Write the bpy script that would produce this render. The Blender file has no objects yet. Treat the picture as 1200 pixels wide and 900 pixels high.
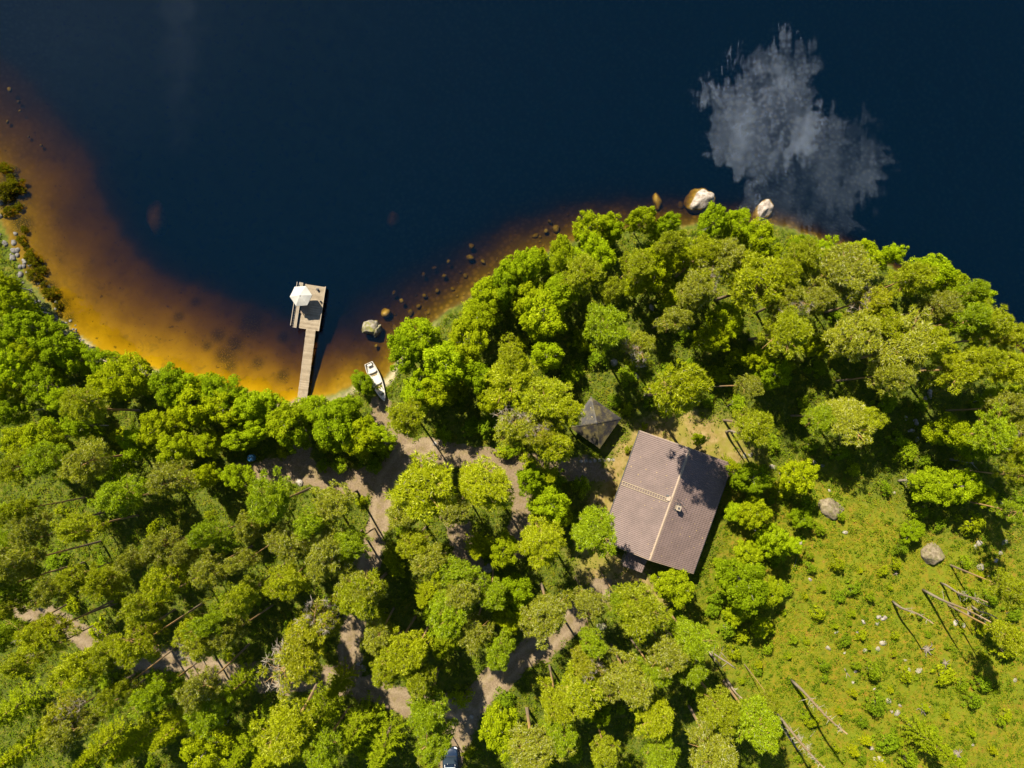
import bpy, bmesh, math, random
import numpy as np
from mathutils import Vector, Matrix, noise as mnoise

random.seed(7)
RNG = np.random.default_rng(7)
scene = bpy.context.scene
COL = scene.collection
H_CAM, FPX = 90.0, 900.0          # camera height in metres; one ground metre is ten photograph pixels
NU, NV = 600.0, 475.0             # the point straight below the camera


# ------------------------------------------------------------------ terrain functions
def gpx(u, v, z=0.0):
    s = (H_CAM - z) / FPX
    return ((u - NU) * s, (NV - v) * s)


def W(pts):
    return np.array([gpx(u, v) for u, v in pts])


SHORE = W([(-2600, -1500), (-700, -420), (-300, -20), (-60, 168), (-5, 232), (12, 288), (30, 320), (55, 354), (75, 377), (100, 399), (122, 416),
           (180, 432), (250, 452), (300, 462), (335, 472), (385, 466), (408, 453), (428, 445), (446, 446), (461, 430), (475, 405),
           (512, 376), (562, 342), (612, 308), (660, 288), (700, 274), (740, 268), (790, 262), (850, 264), (900, 262),
           (960, 280), (1040, 312), (1100, 345), (1160, 384), (1210, 425), (1320, 500), (1700, 640), (4000, 900)])
SHORE = np.vstack([np.array([[-4000.0, 900.0]]), SHORE, np.array([[4000.0, -300.0]])])
LANDPOLY = np.vstack([SHORE, np.array([[4000, -4000], [-4000, -4000]])])


def seg_dist(P, line):
    A, B = line[:-1], line[1:]
    best = np.full(len(P), 1e9)
    for a, b in zip(A, B):
        ab = b - a
        t = np.clip(((P - a) @ ab) / max(ab @ ab, 1e-9), 0, 1)
        q = P - (a + t[:, None] * ab)
        best = np.minimum(best, np.hypot(q[:, 0], q[:, 1]))
    return best


def inside(P, poly):
    x, y = P[:, 0], P[:, 1]
    r = np.zeros(len(P), bool)
    n = len(poly)
    for i in range(n):
        x1, y1 = poly[i]
        x2, y2 = poly[(i + 1) % n]
        c = ((y1 > y) != (y2 > y)) & (x < (x2 - x1) * (y - y1) / ((y2 - y1) if y2 != y1 else 1e-9) + x1)
        r ^= c
    return r


def wob(x, y, s=1.0, k=0.0):
    return (np.sin(x * .71 * s + 1.3 + k) * np.cos(y * .53 * s + .4 + k) + .6 * np.sin(x * 1.57 * s - y * 1.1 * s + 2.1 + k)
            + .4 * np.cos(x * .33 * s + y * 2.3 * s + k)) / 2.0


def shore_d(P):
    d = seg_dist(P, SHORE)
    d = np.where(inside(P, LANDPOLY), d, -d)
    return d + .35 * wob(P[:, 0], P[:, 1], 1.1) + .16 * wob(P[:, 0], P[:, 1], 3.1, 2.)


SHX = [-400, -60, -45, -28, -17, -8, 0, 10, 25, 40, 400]
SHELF_W = [15, 12.5, 12.0, 10.5, 9.0, 7.5, 5.5, 4.5, 3.6, 2.6, 2.5]      # width of the shallow shelf
SHELF_D = [3.0, 2.1, 1.6, 2.2, 3.0, 2.8, 1.8, 1.9, 2.2, 2.4, 2.4]       # depth at its rim


def height(P):
    P = np.atleast_2d(np.asarray(P, float))
    d = shore_d(P)
    x, y = P[:, 0], P[:, 1]
    land = .03 + 1.35 * (1 - np.exp(-np.maximum(d, 0) / 7.0)) + np.clip(d / 6, 0, 1) * (.22 * wob(x, y, .35) + .07 * wob(x, y, 1.6, 1.))
    w = np.interp(x, SHX, SHELF_W)
    dm = np.interp(x, SHX, SHELF_D)
    s = np.maximum(-d, 0) / w
    s1 = np.minimum(s, 1)
    shelf = dm * (.75 * s1 + .25 * s1 ** 2)
    drop = np.clip((s - .92) * w, 0, 60) * .6
    depth = shelf + 6.5 * (1 - np.exp(-drop / 6.5)) + np.clip(s, 0, 1) * .12 * wob(x, y, .45, 3.)
    return np.where(d > 0, land, -.02 - np.maximum(depth, 0))


def hz(x, y):
    return float(height([[x, y]])[0])


def on_ground(u, v, dz=0.0):
    z = 0.0
    for _ in range(4):
        x, y = gpx(u, v, z)
        z = hz(x, y) + dz
    x, y = gpx(u, v, z)
    return x, y, hz(x, y)


# ground zones, drawn at ground level
PATHS = [([(527, 960), (527, 900), (533, 868), (547, 830), (572, 800), (606, 772), (640, 748), (668, 722), (700, 690)], 1.7),
         ([(547, 830), (505, 822), (460, 812), (415, 796), (375, 790), (330, 792), (270, 784), (205, 770), (150, 764), (95, 735), (36, 708)], 1.6),
         ([(415, 796), (412, 750), (425, 700), (437, 650), (448, 600), (455, 560), (478, 530), (500, 524)], 1.4),
         ([(290, 556), (340, 548), (385, 558), (430, 566), (470, 540), (520, 530), (570, 538), (625, 545), (690, 548)], 1.5),
         ([(345, 470), (352, 500), (360, 545)], 1.1), ([(446, 474), (455, 500), (480, 528)], 1.4),
         ([(535, 600), (548, 650), (560, 690)], 1.6), ([(690, 548), (715, 560)], .8), ([(600, 540), (612, 600), (606, 640)], 1.3)]
PATHS = [(W(p), w) for p, w in PATHS]
YARD = W([(745, 490), (800, 482), (862, 492), (880, 530), (866, 556), (850, 560), (760, 520), (730, 560), (712, 640), (766, 672), (790, 700),
          (740, 716), (690, 692), (668, 650), (686, 600), (694, 556), (716, 520)])
MEADOW = W([(852, 566), (905, 545), (960, 552), (1040, 590), (1120, 615), (1210, 640), (1600, 800), (1500, 1200), (960, 1000), (905, 880), (850, 800), (812, 742), (800, 690), (832, 650)])
PATCHG = W([(1065, 685), (1100, 676), (1122, 700), (1118, 735), (1088, 745), (1062, 730), (1052, 706)])


def smooth(x):
    x = np.clip(x, 0, 1)
    return x * x * (3 - 2 * x)


def poly_mask(P, poly, soft):
    d = seg_dist(P, np.vstack([poly, poly[:1]]))
    d = np.where(inside(P, poly), d, -d)
    return smooth(d / soft * .5 + .5)


def path_mask(P):
    m = np.zeros(len(P))
    j = .45 * wob(P[:, 0], P[:, 1], 1.3, 5.) + .3 * wob(P[:, 0], P[:, 1], 3.7, 1.) - .1
    for line, w in PATHS:
        m = np.maximum(m, smooth((w + j - seg_dist(P, line)) / .9 + .5))
    return m


def rut_mask(P):
    m = np.zeros(len(P))
    for line, w in PATHS[:3]:
        d = seg_dist(P, line) + .12 * wob(P[:, 0], P[:, 1], 1.5, 2.)
        m = np.maximum(m, np.exp(-((d - .78) / .26) ** 2))
    return m


def yard_mask(P):
    return poly_mask(P + np.stack([.8 * wob(P[:, 0], P[:, 1], .9), .8 * wob(P[:, 0], P[:, 1], 1.1, 4.)], 1), YARD, 1.6)


def meadow_mask(P):
    return poly_mask(P + np.stack([1.2 * wob(P[:, 0], P[:, 1], .5), 1.2 * wob(P[:, 0], P[:, 1], .6, 4.)], 1), MEADOW, 4.0)


# ------------------------------------------------------------------ materials
def rgb(c):
    return (c[0], c[1], c[2], 1.0)


class NT:
    def __init__(self, name):
        self.m = bpy.data.materials.new(name)
        self.m.use_nodes = True
        self.t = self.m.node_tree
        self.t.nodes.clear()
        self.out = self.t.nodes.new('ShaderNodeOutputMaterial')

    def n(self, kind, **kw):
        nd = self.t.nodes.new('ShaderNode' + kind)
        for k, v in kw.items():
            if k in nd.inputs.keys():
                self.set(nd.inputs[k], v)
            else:
                setattr(nd, k, v)
        return nd

    def set(self, sock, v):
        if isinstance(v, bpy.types.NodeSocket):
            self.t.links.new(v, sock)
        elif isinstance(v, (tuple, list)) and len(v) == 3 and sock.type == 'RGBA':
            sock.default_value = rgb(v)
        else:
            sock.default_value = v

    def link(self, a, b):
        self.t.links.new(a, b)

    def noise(self, vec, scale, detail=4.0, rough=.55, dist=0.0):
        nd = self.n('TexNoise')
        if vec is not None:
            self.link(vec, nd.inputs['Vector'])
        nd.inputs['Scale'].default_value = scale
        nd.inputs['Detail'].default_value = detail
        nd.inputs['Roughness'].default_value = rough
        nd.inputs['Distortion'].default_value = dist
        return nd.outputs['Fac']

    def ramp(self, fac, stops, interp='LINEAR'):
        nd = self.n('ValToRGB')
        nd.color_ramp.interpolation = interp
        e = nd.color_ramp.elements
        while len(e) < len(stops):
            e.new(.5)
        for el, (p, c) in zip(e, stops):
            el.position = p
            el.color = rgb(c) if not isinstance(c, (int, float)) else (c, c, c, 1)
        self.link(fac, nd.inputs['Fac'])
        return nd.outputs['Color']

    def mix(self, fac, a, b, mode='MIX'):
        nd = self.n('MixRGB', blend_type=mode)
        self.set(nd.inputs['Fac'], fac)
        self.set(nd.inputs['Color1'], a)
        self.set(nd.inputs['Color2'], b)
        return nd.outputs['Color']

    def math(self, op, a, b=0.0, c=0.0, clamp=False):
        nd = self.n('Math', operation=op, use_clamp=clamp)
        for i, v in enumerate((a, b, c)):
            self.set(nd.inputs[i], v)
        return nd.outputs[0]

    def obj(self):
        return self.n('TexCoord').outputs['Object']

    def pos(self):
        return self.n('NewGeometry').outputs['Position']

    def principled(self, color, rough=.7, spec=.3, bump=None, strength=.3, dist=.02, metallic=0.0):
        p = self.n('BsdfPrincipled')
        self.set(p.inputs['Base Color'], color)
        self.set(p.inputs['Roughness'], rough)
        p.inputs['Specular IOR Level'].default_value = spec
        p.inputs['Metallic'].default_value = metallic
        if bump is not None:
            b = self.n('Bump')
            b.inputs['Strength'].default_value = strength
            b.inputs['Distance'].default_value = dist
            self.link(bump, b.inputs['Height'])
            self.link(b.outputs['Normal'], p.inputs['Normal'])
        self.link(p.outputs['BSDF'], self.out.inputs['Surface'])
        return self.m


def mat_flat(name, c, rough=.6, spec=.3, var=.18, scale=3.0, metallic=0.0, bump=.15):
    t = NT(name)
    o = t.obj()
    f = t.noise(o, scale, 6, .65)
    col = t.ramp(f, [(.25, [x * (1 - var) for x in c]), (.75, [min(1, x * (1 + var)) for x in c])])
    return t.principled(col, rough, spec, t.noise(o, scale * 6, 4), bump, .01, metallic)


def mat_leaf(name, dark, mid, light, translucent=.30):
    """leaf colour varies leaf by leaf and is tinted by the object's own colour"""
    t = NT(name)
    g = t.n('NewGeometry')
    oi = t.n('ObjectInfo')
    col = t.ramp(g.outputs['Random Per Island'], [(0.0, dark), (.45, mid), (.85, mid), (1.0, light)])
    col = t.mix(1.0, col, oi.outputs['Color'], 'MULTIPLY')
    d = t.n('BsdfDiffuse')
    t.link(col, d.inputs['Color'])
    tr = t.n('BsdfTranslucent')
    t.link(t.mix(1.0, col, (1.15, 1.2, .6), 'MULTIPLY'), tr.inputs['Color'])
    mx = t.n('MixShader')
    mx.inputs[0].default_value = translucent
    t.link(d.outputs[0], mx.inputs[1])
    t.link(tr.outputs[0], mx.inputs[2])
    t.link(mx.outputs[0], t.out.inputs['Surface'])
    return t.m


def mat_attr_leaf(name):
    t = NT(name)
    a = t.n('Attribute', attribute_name='tint')
    d = t.n('BsdfDiffuse')
    t.link(a.outputs['Color'], d.inputs['Color'])
    tr = t.n('BsdfTranslucent')
    t.link(a.outputs['Color'], tr.inputs['Color'])
    mx = t.n('MixShader')
    mx.inputs[0].default_value = .25
    t.link(d.outputs[0], mx.inputs[1])
    t.link(tr.outputs[0], mx.inputs[2])
    t.link(mx.outputs[0], t.out.inputs['Surface'])
    return t.m


def mat_bark(name, low, high, z0, z1):
    t = NT(name)
    o = t.obj()
    sep = t.n('SeparateXYZ')
    t.link(o, sep.inputs[0])
    h = t.n('MapRange')
    t.link(sep.outputs['Z'], h.inputs['Value'])
    h.inputs['From Min'].default_value = z0
    h.inputs['From Max'].default_value = z1
    c = t.mix(h.outputs[0], low, high)
    n = t.noise(o, 5, 6, .7)
    c = t.mix(t.ramp(n, [(.4, 0.0), (.7, .6)]), c, [x * .45 for x in low])
    return t.principled(c, .9, .1, t.noise(o, 14, 5), .5, .03)


def mat_ground():
    t = NT('ground_soil')
    p = t.pos()
    at = lambda n: t.n('Attribute', attribute_name=n).outputs['Fac']
    n1, n2, n3 = t.noise(p, .35, 6, .6), t.noise(p, 1.6, 6, .65), t.noise(p, 7.0, 5, .7)
    forest = t.ramp(n2, [(.3, (.03, .035, .007)), (.5, (.065, .085, .009)), (.62, (.11, .11, .015)), (.75, (.16, .125, .035))])
    mead = t.ramp(n2, [(.28, (.06, .075, .005)), (.42, (.10, .11, .006)), (.55, (.15, .13, .008)), (.64, (.17, .105, .012)), (.78, (.20, .145, .04))])
    mead = t.mix(t.ramp(n1, [(.42, 0.0), (.62, .7)]), mead, (.10, .13, .006))
    col = t.mix(at('meadow'), forest, mead)
    yard = t.ramp(n2, [(.25, (.12, .10, .02)), (.45, (.19, .135, .045)), (.6, (.245, .175, .072)), (.8, (.30, .22, .11))])
    yard = t.mix(t.ramp(n1, [(.45, 0.0), (.6, .75)]), yard, (.15, .14, .018))
    col = t.mix(at('yard'), col, yard)
    path = t.ramp(n3, [(.25, (.085, .06, .04)), (.45, (.155, .112, .072)), (.62, (.22, .162, .10)), (.85, (.32, .25, .165))])
    path = t.mix(t.ramp(n2, [(.46, 0.0), (.66, .7)]), path, (.13, .105, .03))
    path = t.mix(t.math('MULTIPLY', at('rut'), .55), path, (.28, .215, .14))
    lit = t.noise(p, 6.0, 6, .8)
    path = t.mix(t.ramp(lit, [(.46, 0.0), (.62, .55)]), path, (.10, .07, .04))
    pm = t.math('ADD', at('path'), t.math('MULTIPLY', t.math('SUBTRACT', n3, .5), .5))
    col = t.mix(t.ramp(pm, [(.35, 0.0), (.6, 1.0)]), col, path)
    # lake bed: ochre sand in the bay, dark stony bed to the east, silt further out
    sand = t.ramp(n1, [(.35, (.24, .14, .003)), (.55, (.31, .185, .004)), (.75, (.34, .205, .005))])
    sand = t.mix(t.ramp(t.noise(p, .8, 5, .6, .6), [(.56, 0.0), (.70, .45)]), sand, (.10, .065, .02))
    deb = t.noise(p, 1.9, 4, .6, .4)
    sand = t.mix(t.ramp(deb, [(.64, 0.0), (.70, .75)]), sand, (.045, .03, .008))
    vor = t.n('TexVoronoi')
    t.link(p, vor.inputs['Vector'])
    vor.inputs['Scale'].default_value = 1.7
    stones = t.mix(t.ramp(vor.outputs['Distance'], [(.2, 0.0), (.55, .8)]), (.13, .085, .03), (.04, .027, .013))
    bed = t.mix(at('stony'), sand, stones)
    bed = t.mix(t.math('MULTIPLY', at('weed'), t.ramp(n3, [(.40, 0.0), (.47, .97)])), bed, (.02, .02, .004))
    col = t.mix(at('bed'), col, bed)
    beach = t.ramp(n3, [(.3, (.33, .24, .15)), (.7, (.58, .46, .33))])
    col = t.mix(t.math('MULTIPLY', at('beach'), .9), col, beach)
    bh = t.math('ADD', t.math('MULTIPLY', n3, .6), t.noise(p, 22, 3))
    return t.principled(col, .95, .1, bh, .55, .06)


def mat_water():
    t = NT('lake_water')
    p = t.pos()
    # ripples as a tilted normal: long across the wind, short along it
    def tilt(sx, sy, det, off):
        mp = t.n('Mapping')
        t.link(p, mp.inputs['Vector'])
        mp.inputs['Scale'].default_value = (sx, sy, 1)
        mp.inputs['Location'].default_value = (off, off * 1.7, 0)
        return t.math('SUBTRACT', t.noise(mp.outputs[0], 1.0, det, .6), .5)
    ny = t.math('ADD', t.math('MULTIPLY', tilt(1.1, .2, 2, 0), .05), t.math('MULTIPLY', tilt(2.6, .6, 2, 9), .016))
    nx = t.math('ADD', t.math('MULTIPLY', tilt(.35, .75, 2, 21), .035), t.math('MULTIPLY', tilt(2, 3, 2, 33), .006))
    cb = t.n('CombineXYZ')
    t.link(nx, cb.inputs[0])
    t.link(ny, cb.inputs[1])
    cb.inputs[2].default_value = 1
    nm = t.n('VectorMath', operation='NORMALIZE')
    t.link(cb.outputs[0], nm.inputs[0])
    gl = t.n('BsdfGlossy')
    gl.inputs['Roughness'].default_value = .012
    t.link(nm.outputs[0], gl.inputs['Normal'])
    tr = t.n('BsdfTransparent')
    fr = t.n('Fresnel')
    fr.inputs['IOR'].default_value = 1.33
    mx = t.n('MixShader')
    t.link(fr.outputs[0], mx.inputs[0])
    t.link(tr.outputs[0], mx.inputs[1])
    t.link(gl.outputs[0], mx.inputs[2])
    # a little light scattered back by the water itself
    df = t.n('BsdfDiffuse')
    df.inputs['Color'].default_value = rgb((.0, .095, .25))
    m2 = t.n('MixShader')
    col_ = t.n('Attribute', attribute_name='column')
    t.link(t.math('MULTIPLY', col_.outputs['Fac'], .031), m2.inputs[0])
    t.link(mx.outputs[0], m2.inputs[1])
    t.link(df.outputs[0], m2.inputs[2])
    t.link(m2.outputs[0], t.out.inputs['Surface'])
    va = t.n('VolumeAbsorption')
    va.inputs['Color'].default_value = (.77, .725, 0.0, 1)
    va.inputs['Density'].default_value = 4.0
    t.link(va.outputs[0], t.out.inputs['Volume'])
    return t.m


def mat_roof(name, lo, hi, moss=0.0):
    """profiled tile sheet: x runs along the eave, y up the slope (object coordinates)"""
    t = NT(name)
    o = t.obj()
    n = t.noise(o, .5, 6, .7)
    col = t.ramp(n, [(.28, [q * .86 for q in lo]), (.72, [q * 1.06 for q in hi])])
    fine = t.noise(o, 5, 6, .7)
    col = t.mix(t.ramp(fine, [(.35, 0.0), (.75, .35)]), col, [x * .6 for x in lo])
    deb = t.noise(o, 3.1, 2, .5)
    col = t.mix(t.ramp(deb, [(.70, 0.0), (.74, .6)]), col, (.42, .30, .10))
    if moss:
        m2 = t.noise(o, .9, 6, .7)
        col = t.mix(t.ramp(m2, [(.45, 0.0), (.62, moss)]), col, (.20, .16, .04))
    return t.principled(col, .55, .4, fine, .2, .01)


def mat_planks(name, c0, c1, axis, width):
    t = NT(name)
    o = t.obj()
    sep = t.n('SeparateXYZ')
    t.link(o, sep.inputs[0])
    k = t.math('FLOOR', t.math('DIVIDE', sep.outputs[axis], width))
    wn = t.n('TexWhiteNoise', noise_dimensions='1D')
    t.link(k, wn.inputs['W'])
    col = t.mix(wn.outputs['Value'], c0, c1)
    n = t.noise(o, 2.2, 6, .7)
    col = t.mix(t.ramp(n, [(.45, 0.0), (.7, .55)]), col, [x * .55 for x in c0])
    return t.principled(col, .85, .15, t.noise(o, 18, 4), .3, .01)


def mat_rock(name, base, dark, light, moss=None, moss_amt=.0):
    t = NT(name)
    o = t.pos()
    n = t.noise(o, 2.3, 8, .7)
    col = t.ramp(n, [(.3, dark), (.5, base), (.72, light)])
    if moss:
        g = t.n('NewGeometry')
        s = t.n('SeparateXYZ')
        t.link(g.outputs['Normal'], s.inputs[0])
        mm = t.math('MULTIPLY', t.ramp(t.noise(o, 1.5, 5, .65), [(.47, 0.0), (.6, moss_amt)]), s.outputs['Z'], clamp=True)
        col = t.mix(mm, col, moss)
    return t.principled(col, .92, .12, t.noise(o, 5, 8, .7), .8, .08)


def mat_wetrock(name):
    """boulder standing in the lake: pale where dry, ochre algae below the waterline"""
    t = NT(name)
    o = t.pos()
    n = t.noise(o, 2.6, 8, .7)
    dry = t.ramp(n, [(.3, (.10, .08, .065)), (.45, (.22, .18, .145)), (.6, (.36, .31, .27))])
    alg = t.ramp(n, [(.3, (.09, .055, .012)), (.6, (.24, .15, .03))])
    s = t.n('SeparateXYZ')
    t.link(o, s.inputs[0])
    z = t.math('ADD', s.outputs['Z'], t.math('MULTIPLY', t.math('SUBTRACT', n, .5), .25))
    f = t.n('MapRange')
    t.link(z, f.inputs['Value'])
    f.inputs['From Min'].default_value = .03
    f.inputs['From Max'].default_value = .14
    return t.principled(t.mix(f.outputs[0], alg, dry), .9, .15, t.noise(o, 6, 7, .7), .8, .06)


M = {}
M['ground'] = mat_ground()
M['water'] = mat_water()
M['pine'] = mat_leaf('pine_needles', (.11, .13, .004), (.285, .32, .007), (.56, .58, .12))
M['birch'] = mat_leaf('birch_leaves', (.10, .13, .003), (.235, .29, .004), (.43, .47, .02), .38)
M['spruce'] = mat_leaf('spruce_needles', (.10, .13, .004), (.20, .25, .005), (.33, .37, .015))
M['bush'] = mat_leaf('bush_leaves', (.11, .15, .005), (.21, .27, .006), (.34, .38, .018), .36)
M['cover'] = mat_attr_leaf('undergrowth_leaves')
M['pine_bark'] = mat_bark('pine_bark', (.22, .165, .11), (.42, .25, .09), 2, 7)
M['birch_bark'] = mat_bark('birch_bark', (.34, .31, .27), (.30, .25, .19), 2, 7)
M['dead_bark'] = mat_bark('dead_grey_wood', (.27, .22, .165), (.26, .175, .085), 2, 9)
M['twig'] = mat_flat('dry_grey_twig', (.26, .22, .17), .9, .1, .25)
M['roof'] = mat_roof('brown_roof_tile', (.118, .082, .073), (.158, .110, .098))
M['hut_roof'] = mat_roof('dark_felt_shingle', (.020, .017, .017), (.034, .029, .027), .4)
M['trim'] = mat_flat('pale_roof_trim', (.27, .20, .145), .5)
M['ladder'] = mat_flat('roof_ladder_paint', (.30, .235, .155), .5)
M['wall'] = mat_planks('brown_log_wall', (.10, .055, .03), (.14, .08, .045), 'Z', .2)
M['chimney'] = mat_flat('chimney_render', (.26, .21, .155), .8)
M['soot'] = mat_flat('dark_sheet_metal', (.045, .042, .045), .5, .4)
M['glass'] = mat_flat('window_glass', (.02, .03, .04), .08, .6, .1)
M['white'] = mat_flat('white_paint', (.42, .39, .35), .5)
M['deck'] = mat_planks('weathered_deck', (.20, .155, .105), (.28, .225, .16), 'Y', .14)
M['grey_wood'] = mat_flat('grey_timber', (.27, .22, .16), .85)
M['dark_wood'] = mat_flat('dark_wet_timber', (.06, .045, .03), .8)
M['table'] = mat_flat('brown_table_top', (.16, .11, .07), .6)
M['canvas'] = mat_flat('white_canvas', (.35, .335, .305), .8, .1, .05, 1.5)
M['boat'] = mat_flat('worn_white_boat_paint', (.40, .375, .33), .55, .3, .12, 2.)
M['boat_in'] = mat_flat('stained_boat_inside', (.45, .41, .35), .7, .2, .25, 5.)
M['thwart'] = mat_flat('boat_thwart_wood', (.20, .15, .075), .8)
M['rock'] = mat_rock('granite', (.17, .135, .085), (.055, .043, .03), (.29, .24, .17), (.09, .095, .012), .6)
M['mossrock'] = mat_rock('mossy_granite', (.20, .17, .13), (.06, .05, .04), (.30, .265, .21), (.13, .13, .012), .9)
M['stone'] = mat_rock('pale_stone', (.25, .215, .18), (.11, .09, .075), (.38, .34, .30), (.10, .11, .012), .5)
M['sunkrock'] = mat_rock('algae_covered_stone', (.115, .075, .02), (.05, .032, .01), (.16, .105, .03))
M['shorestone'] = mat_rock('dark_shore_stone', (.13, .12, .11), (.05, .045, .04), (.24, .22, .20))
M['wetrock'] = mat_wetrock('lake_boulder')
M['paint_blue'] = mat_flat('dark_blue_car_paint', (.008, .017, .038), .25, .5, .08)
M['barrel'] = mat_flat('blue_plastic', (.03, .13, .28), .45, .4)
M['tyre'] = mat_flat('tyre_rubber', (.02, .02, .02), .8)
M['chrome'] = mat_flat('headlamp_glass', (.7, .7, .7), .15, .6)
M['log'] = mat_bark('fallen_grey_log', (.20, .165, .125), (.20, .165, .125), 0, 1)


# ------------------------------------------------------------------ mesh helpers
def link(o, parent=None):
    COL.objects.link(o)
    if parent is not None:
        o.parent = parent
    return o


def np_mesh(name, V, F, mats, mi=None, smooth_=False):
    """V (n,3), F list of equal-length index arrays [(m,k)]"""
    me = bpy.data.meshes.new(name)
    V = np.asarray(V, np.float32)
    me.vertices.add(len(V))
    me.vertices.foreach_set('co', V.ravel())
    idx = np.concatenate([f.ravel() for f in F]).astype(np.int32)
    tot = np.concatenate([np.full(len(f), f.shape[1]) for f in F]).astype(np.int32)
    st = np.concatenate([[0], np.cumsum(tot)[:-1]]).astype(np.int32)
    me.loops.add(len(idx))
    me.loops.foreach_set('vertex_index', idx)
    me.polygons.add(len(tot))
    me.polygons.foreach_set('loop_start', st)
    me.polygons.foreach_set('loop_total', tot)
    if mi is not None:
        me.polygons.foreach_set('material_index', np.asarray(mi, np.int32))
    me.update(calc_edges=True)
    if smooth_:
        me.polygons.foreach_set('use_smooth', np.ones(len(tot), bool))
    for m in mats:
        me.materials.append(m)
    return me


class MB:
    """collects shapes into one mesh"""
    def __init__(self):
        self.v, self.f = [], []

    def add(self, vs, fs):
        b = len(self.v)
        self.v += [tuple(x) for x in vs]
        self.f += [tuple(b + i for i in f) for f in fs]
        return self

    def box(self, c, s, rz=0.0, taper=1.0, axes=None):
        x, y, z = s[0] / 2, s[1] / 2, s[2] / 2
        vs = []
        for dz in (-1, 1):
            k = 1.0 if dz < 0 else taper
            for dx, dy in ((-1, -1), (1, -1), (1, 1), (-1, 1)):
                vs.append(Vector((dx * x * k, dy * y * k, dz * z)))
        R = axes if axes is not None else Matrix.Rotation(rz, 3, 'Z')
        vs = [R @ q + Vector(c) for q in vs]
        return self.add(vs, [(3, 2, 1, 0), (4, 5, 6, 7), (0, 1, 5, 4), (1, 2, 6, 5), (2, 3, 7, 6), (3, 0, 4, 7)])

    def bar(self, a, b, w, h=None):
        a, b = Vector(a), Vector(b)
        d = b - a
        L = d.length
        z = d.normalized()
        x = z.cross(Vector((0, 0, 1)))
        x = Vector((1, 0, 0)) if x.length < 1e-4 else x.normalized()
        y = z.cross(x)
        R = Matrix((x, y, z)).transposed()
        return self.box((a + b) / 2, (w, h or w, L), axes=R)

    def tube(self, pts, rad, sides=6, cap=True):
        pts = [Vector(p) for p in pts]
        if isinstance(rad, (int, float)):
            rad = [rad] * len(pts)
        vs, fs = [], []
        ref = None
        for i, p in enumerate(pts):
            d = (pts[min(i + 1, len(pts) - 1)] - pts[max(i - 1, 0)]).normalized()
            x = d.cross(Vector((0, 0, 1))) if ref is None else ref - d * ref.dot(d)
            if x.length < 1e-3:
                x = d.cross(Vector((0, 1, 0)))
            x.normalize()
            ref = x
            y = d.cross(x)
            for k in range(sides):
                a = 2 * math.pi * k / sides
                vs.append(p + (x * math.cos(a) + y * math.sin(a)) * rad[i])
        for i in range(len(pts) - 1):
            for k in range(sides):
                k2 = (k + 1) % sides
                fs.append((i * sides + k, i * sides + k2, (i + 1) * sides + k2, (i + 1) * sides + k))
        if cap:
            fs.append(tuple(reversed(range(sides))))
            fs.append(tuple((len(pts) - 1) * sides + k for k in range(sides)))
        return self.add(vs, fs)

    def lathe(self, prof, sides=20, c=(0, 0, 0)):
        vs, fs = [], []
        for r, z in prof:
            for k in range(sides):
                a = 2 * math.pi * k / sides
                vs.append((c[0] + r * math.cos(a), c[1] + r * math.sin(a), c[2] + z))
        for i in range(len(prof) - 1):
            for k in range(sides):
                k2 = (k + 1) % sides
                fs.append((i * sides + k, i * sides + k2, (i + 1) * sides + k2, (i + 1) * sides + k))
        fs.append(tuple(reversed(range(sides))))
        fs.append(tuple((len(prof) - 1) * sides + k for k in range(sides)))
        return self.add(vs, fs)

    def build(self, name, mat, parent=None, smooth_=False, bevel=0.0, mesh_only=False):
        me = bpy.data.meshes.new(name)
        me.from_pydata(self.v, [], self.f)
        me.materials.append(mat)
        if bevel:
            bm = bmesh.new()
            bm.from_mesh(me)
            bmesh.ops.bevel(bm, geom=bm.edges[:], offset=bevel, segments=2, affect='EDGES', profile=.6)
            bm.to_mesh(me)
            bm.free()
        me.update()
        if smooth_:
            me.polygons.foreach_set('use_smooth', np.ones(len(me.polygons), bool))
        if mesh_only:
            return me
        return link(bpy.data.objects.new(name, me), parent)


def tag(o, label=None, cat=None, group=None, kind=None):
    for k, v in (('label', label), ('category', cat), ('group', group), ('kind', kind)):
        if v:
            o[k] = v
    return o


def empty(name, loc, rz=0.0):
    o = bpy.data.objects.new(name, None)
    o.location = loc
    o.rotation_euler = (0, 0, rz)
    o.empty_display_size = .2
    return link(o)


# ------------------------------------------------------------------ setting: terrain, lake
def axis(lo, hi, step, far):
    core = np.arange(lo, hi + step * .5, step)
    g = [step]
    while sum(g) < far:
        g.append(g[-1] * 1.35)
    ext = np.cumsum(g)
    return np.concatenate([(core[0] - ext)[::-1], core, core[-1] + ext])


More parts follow.
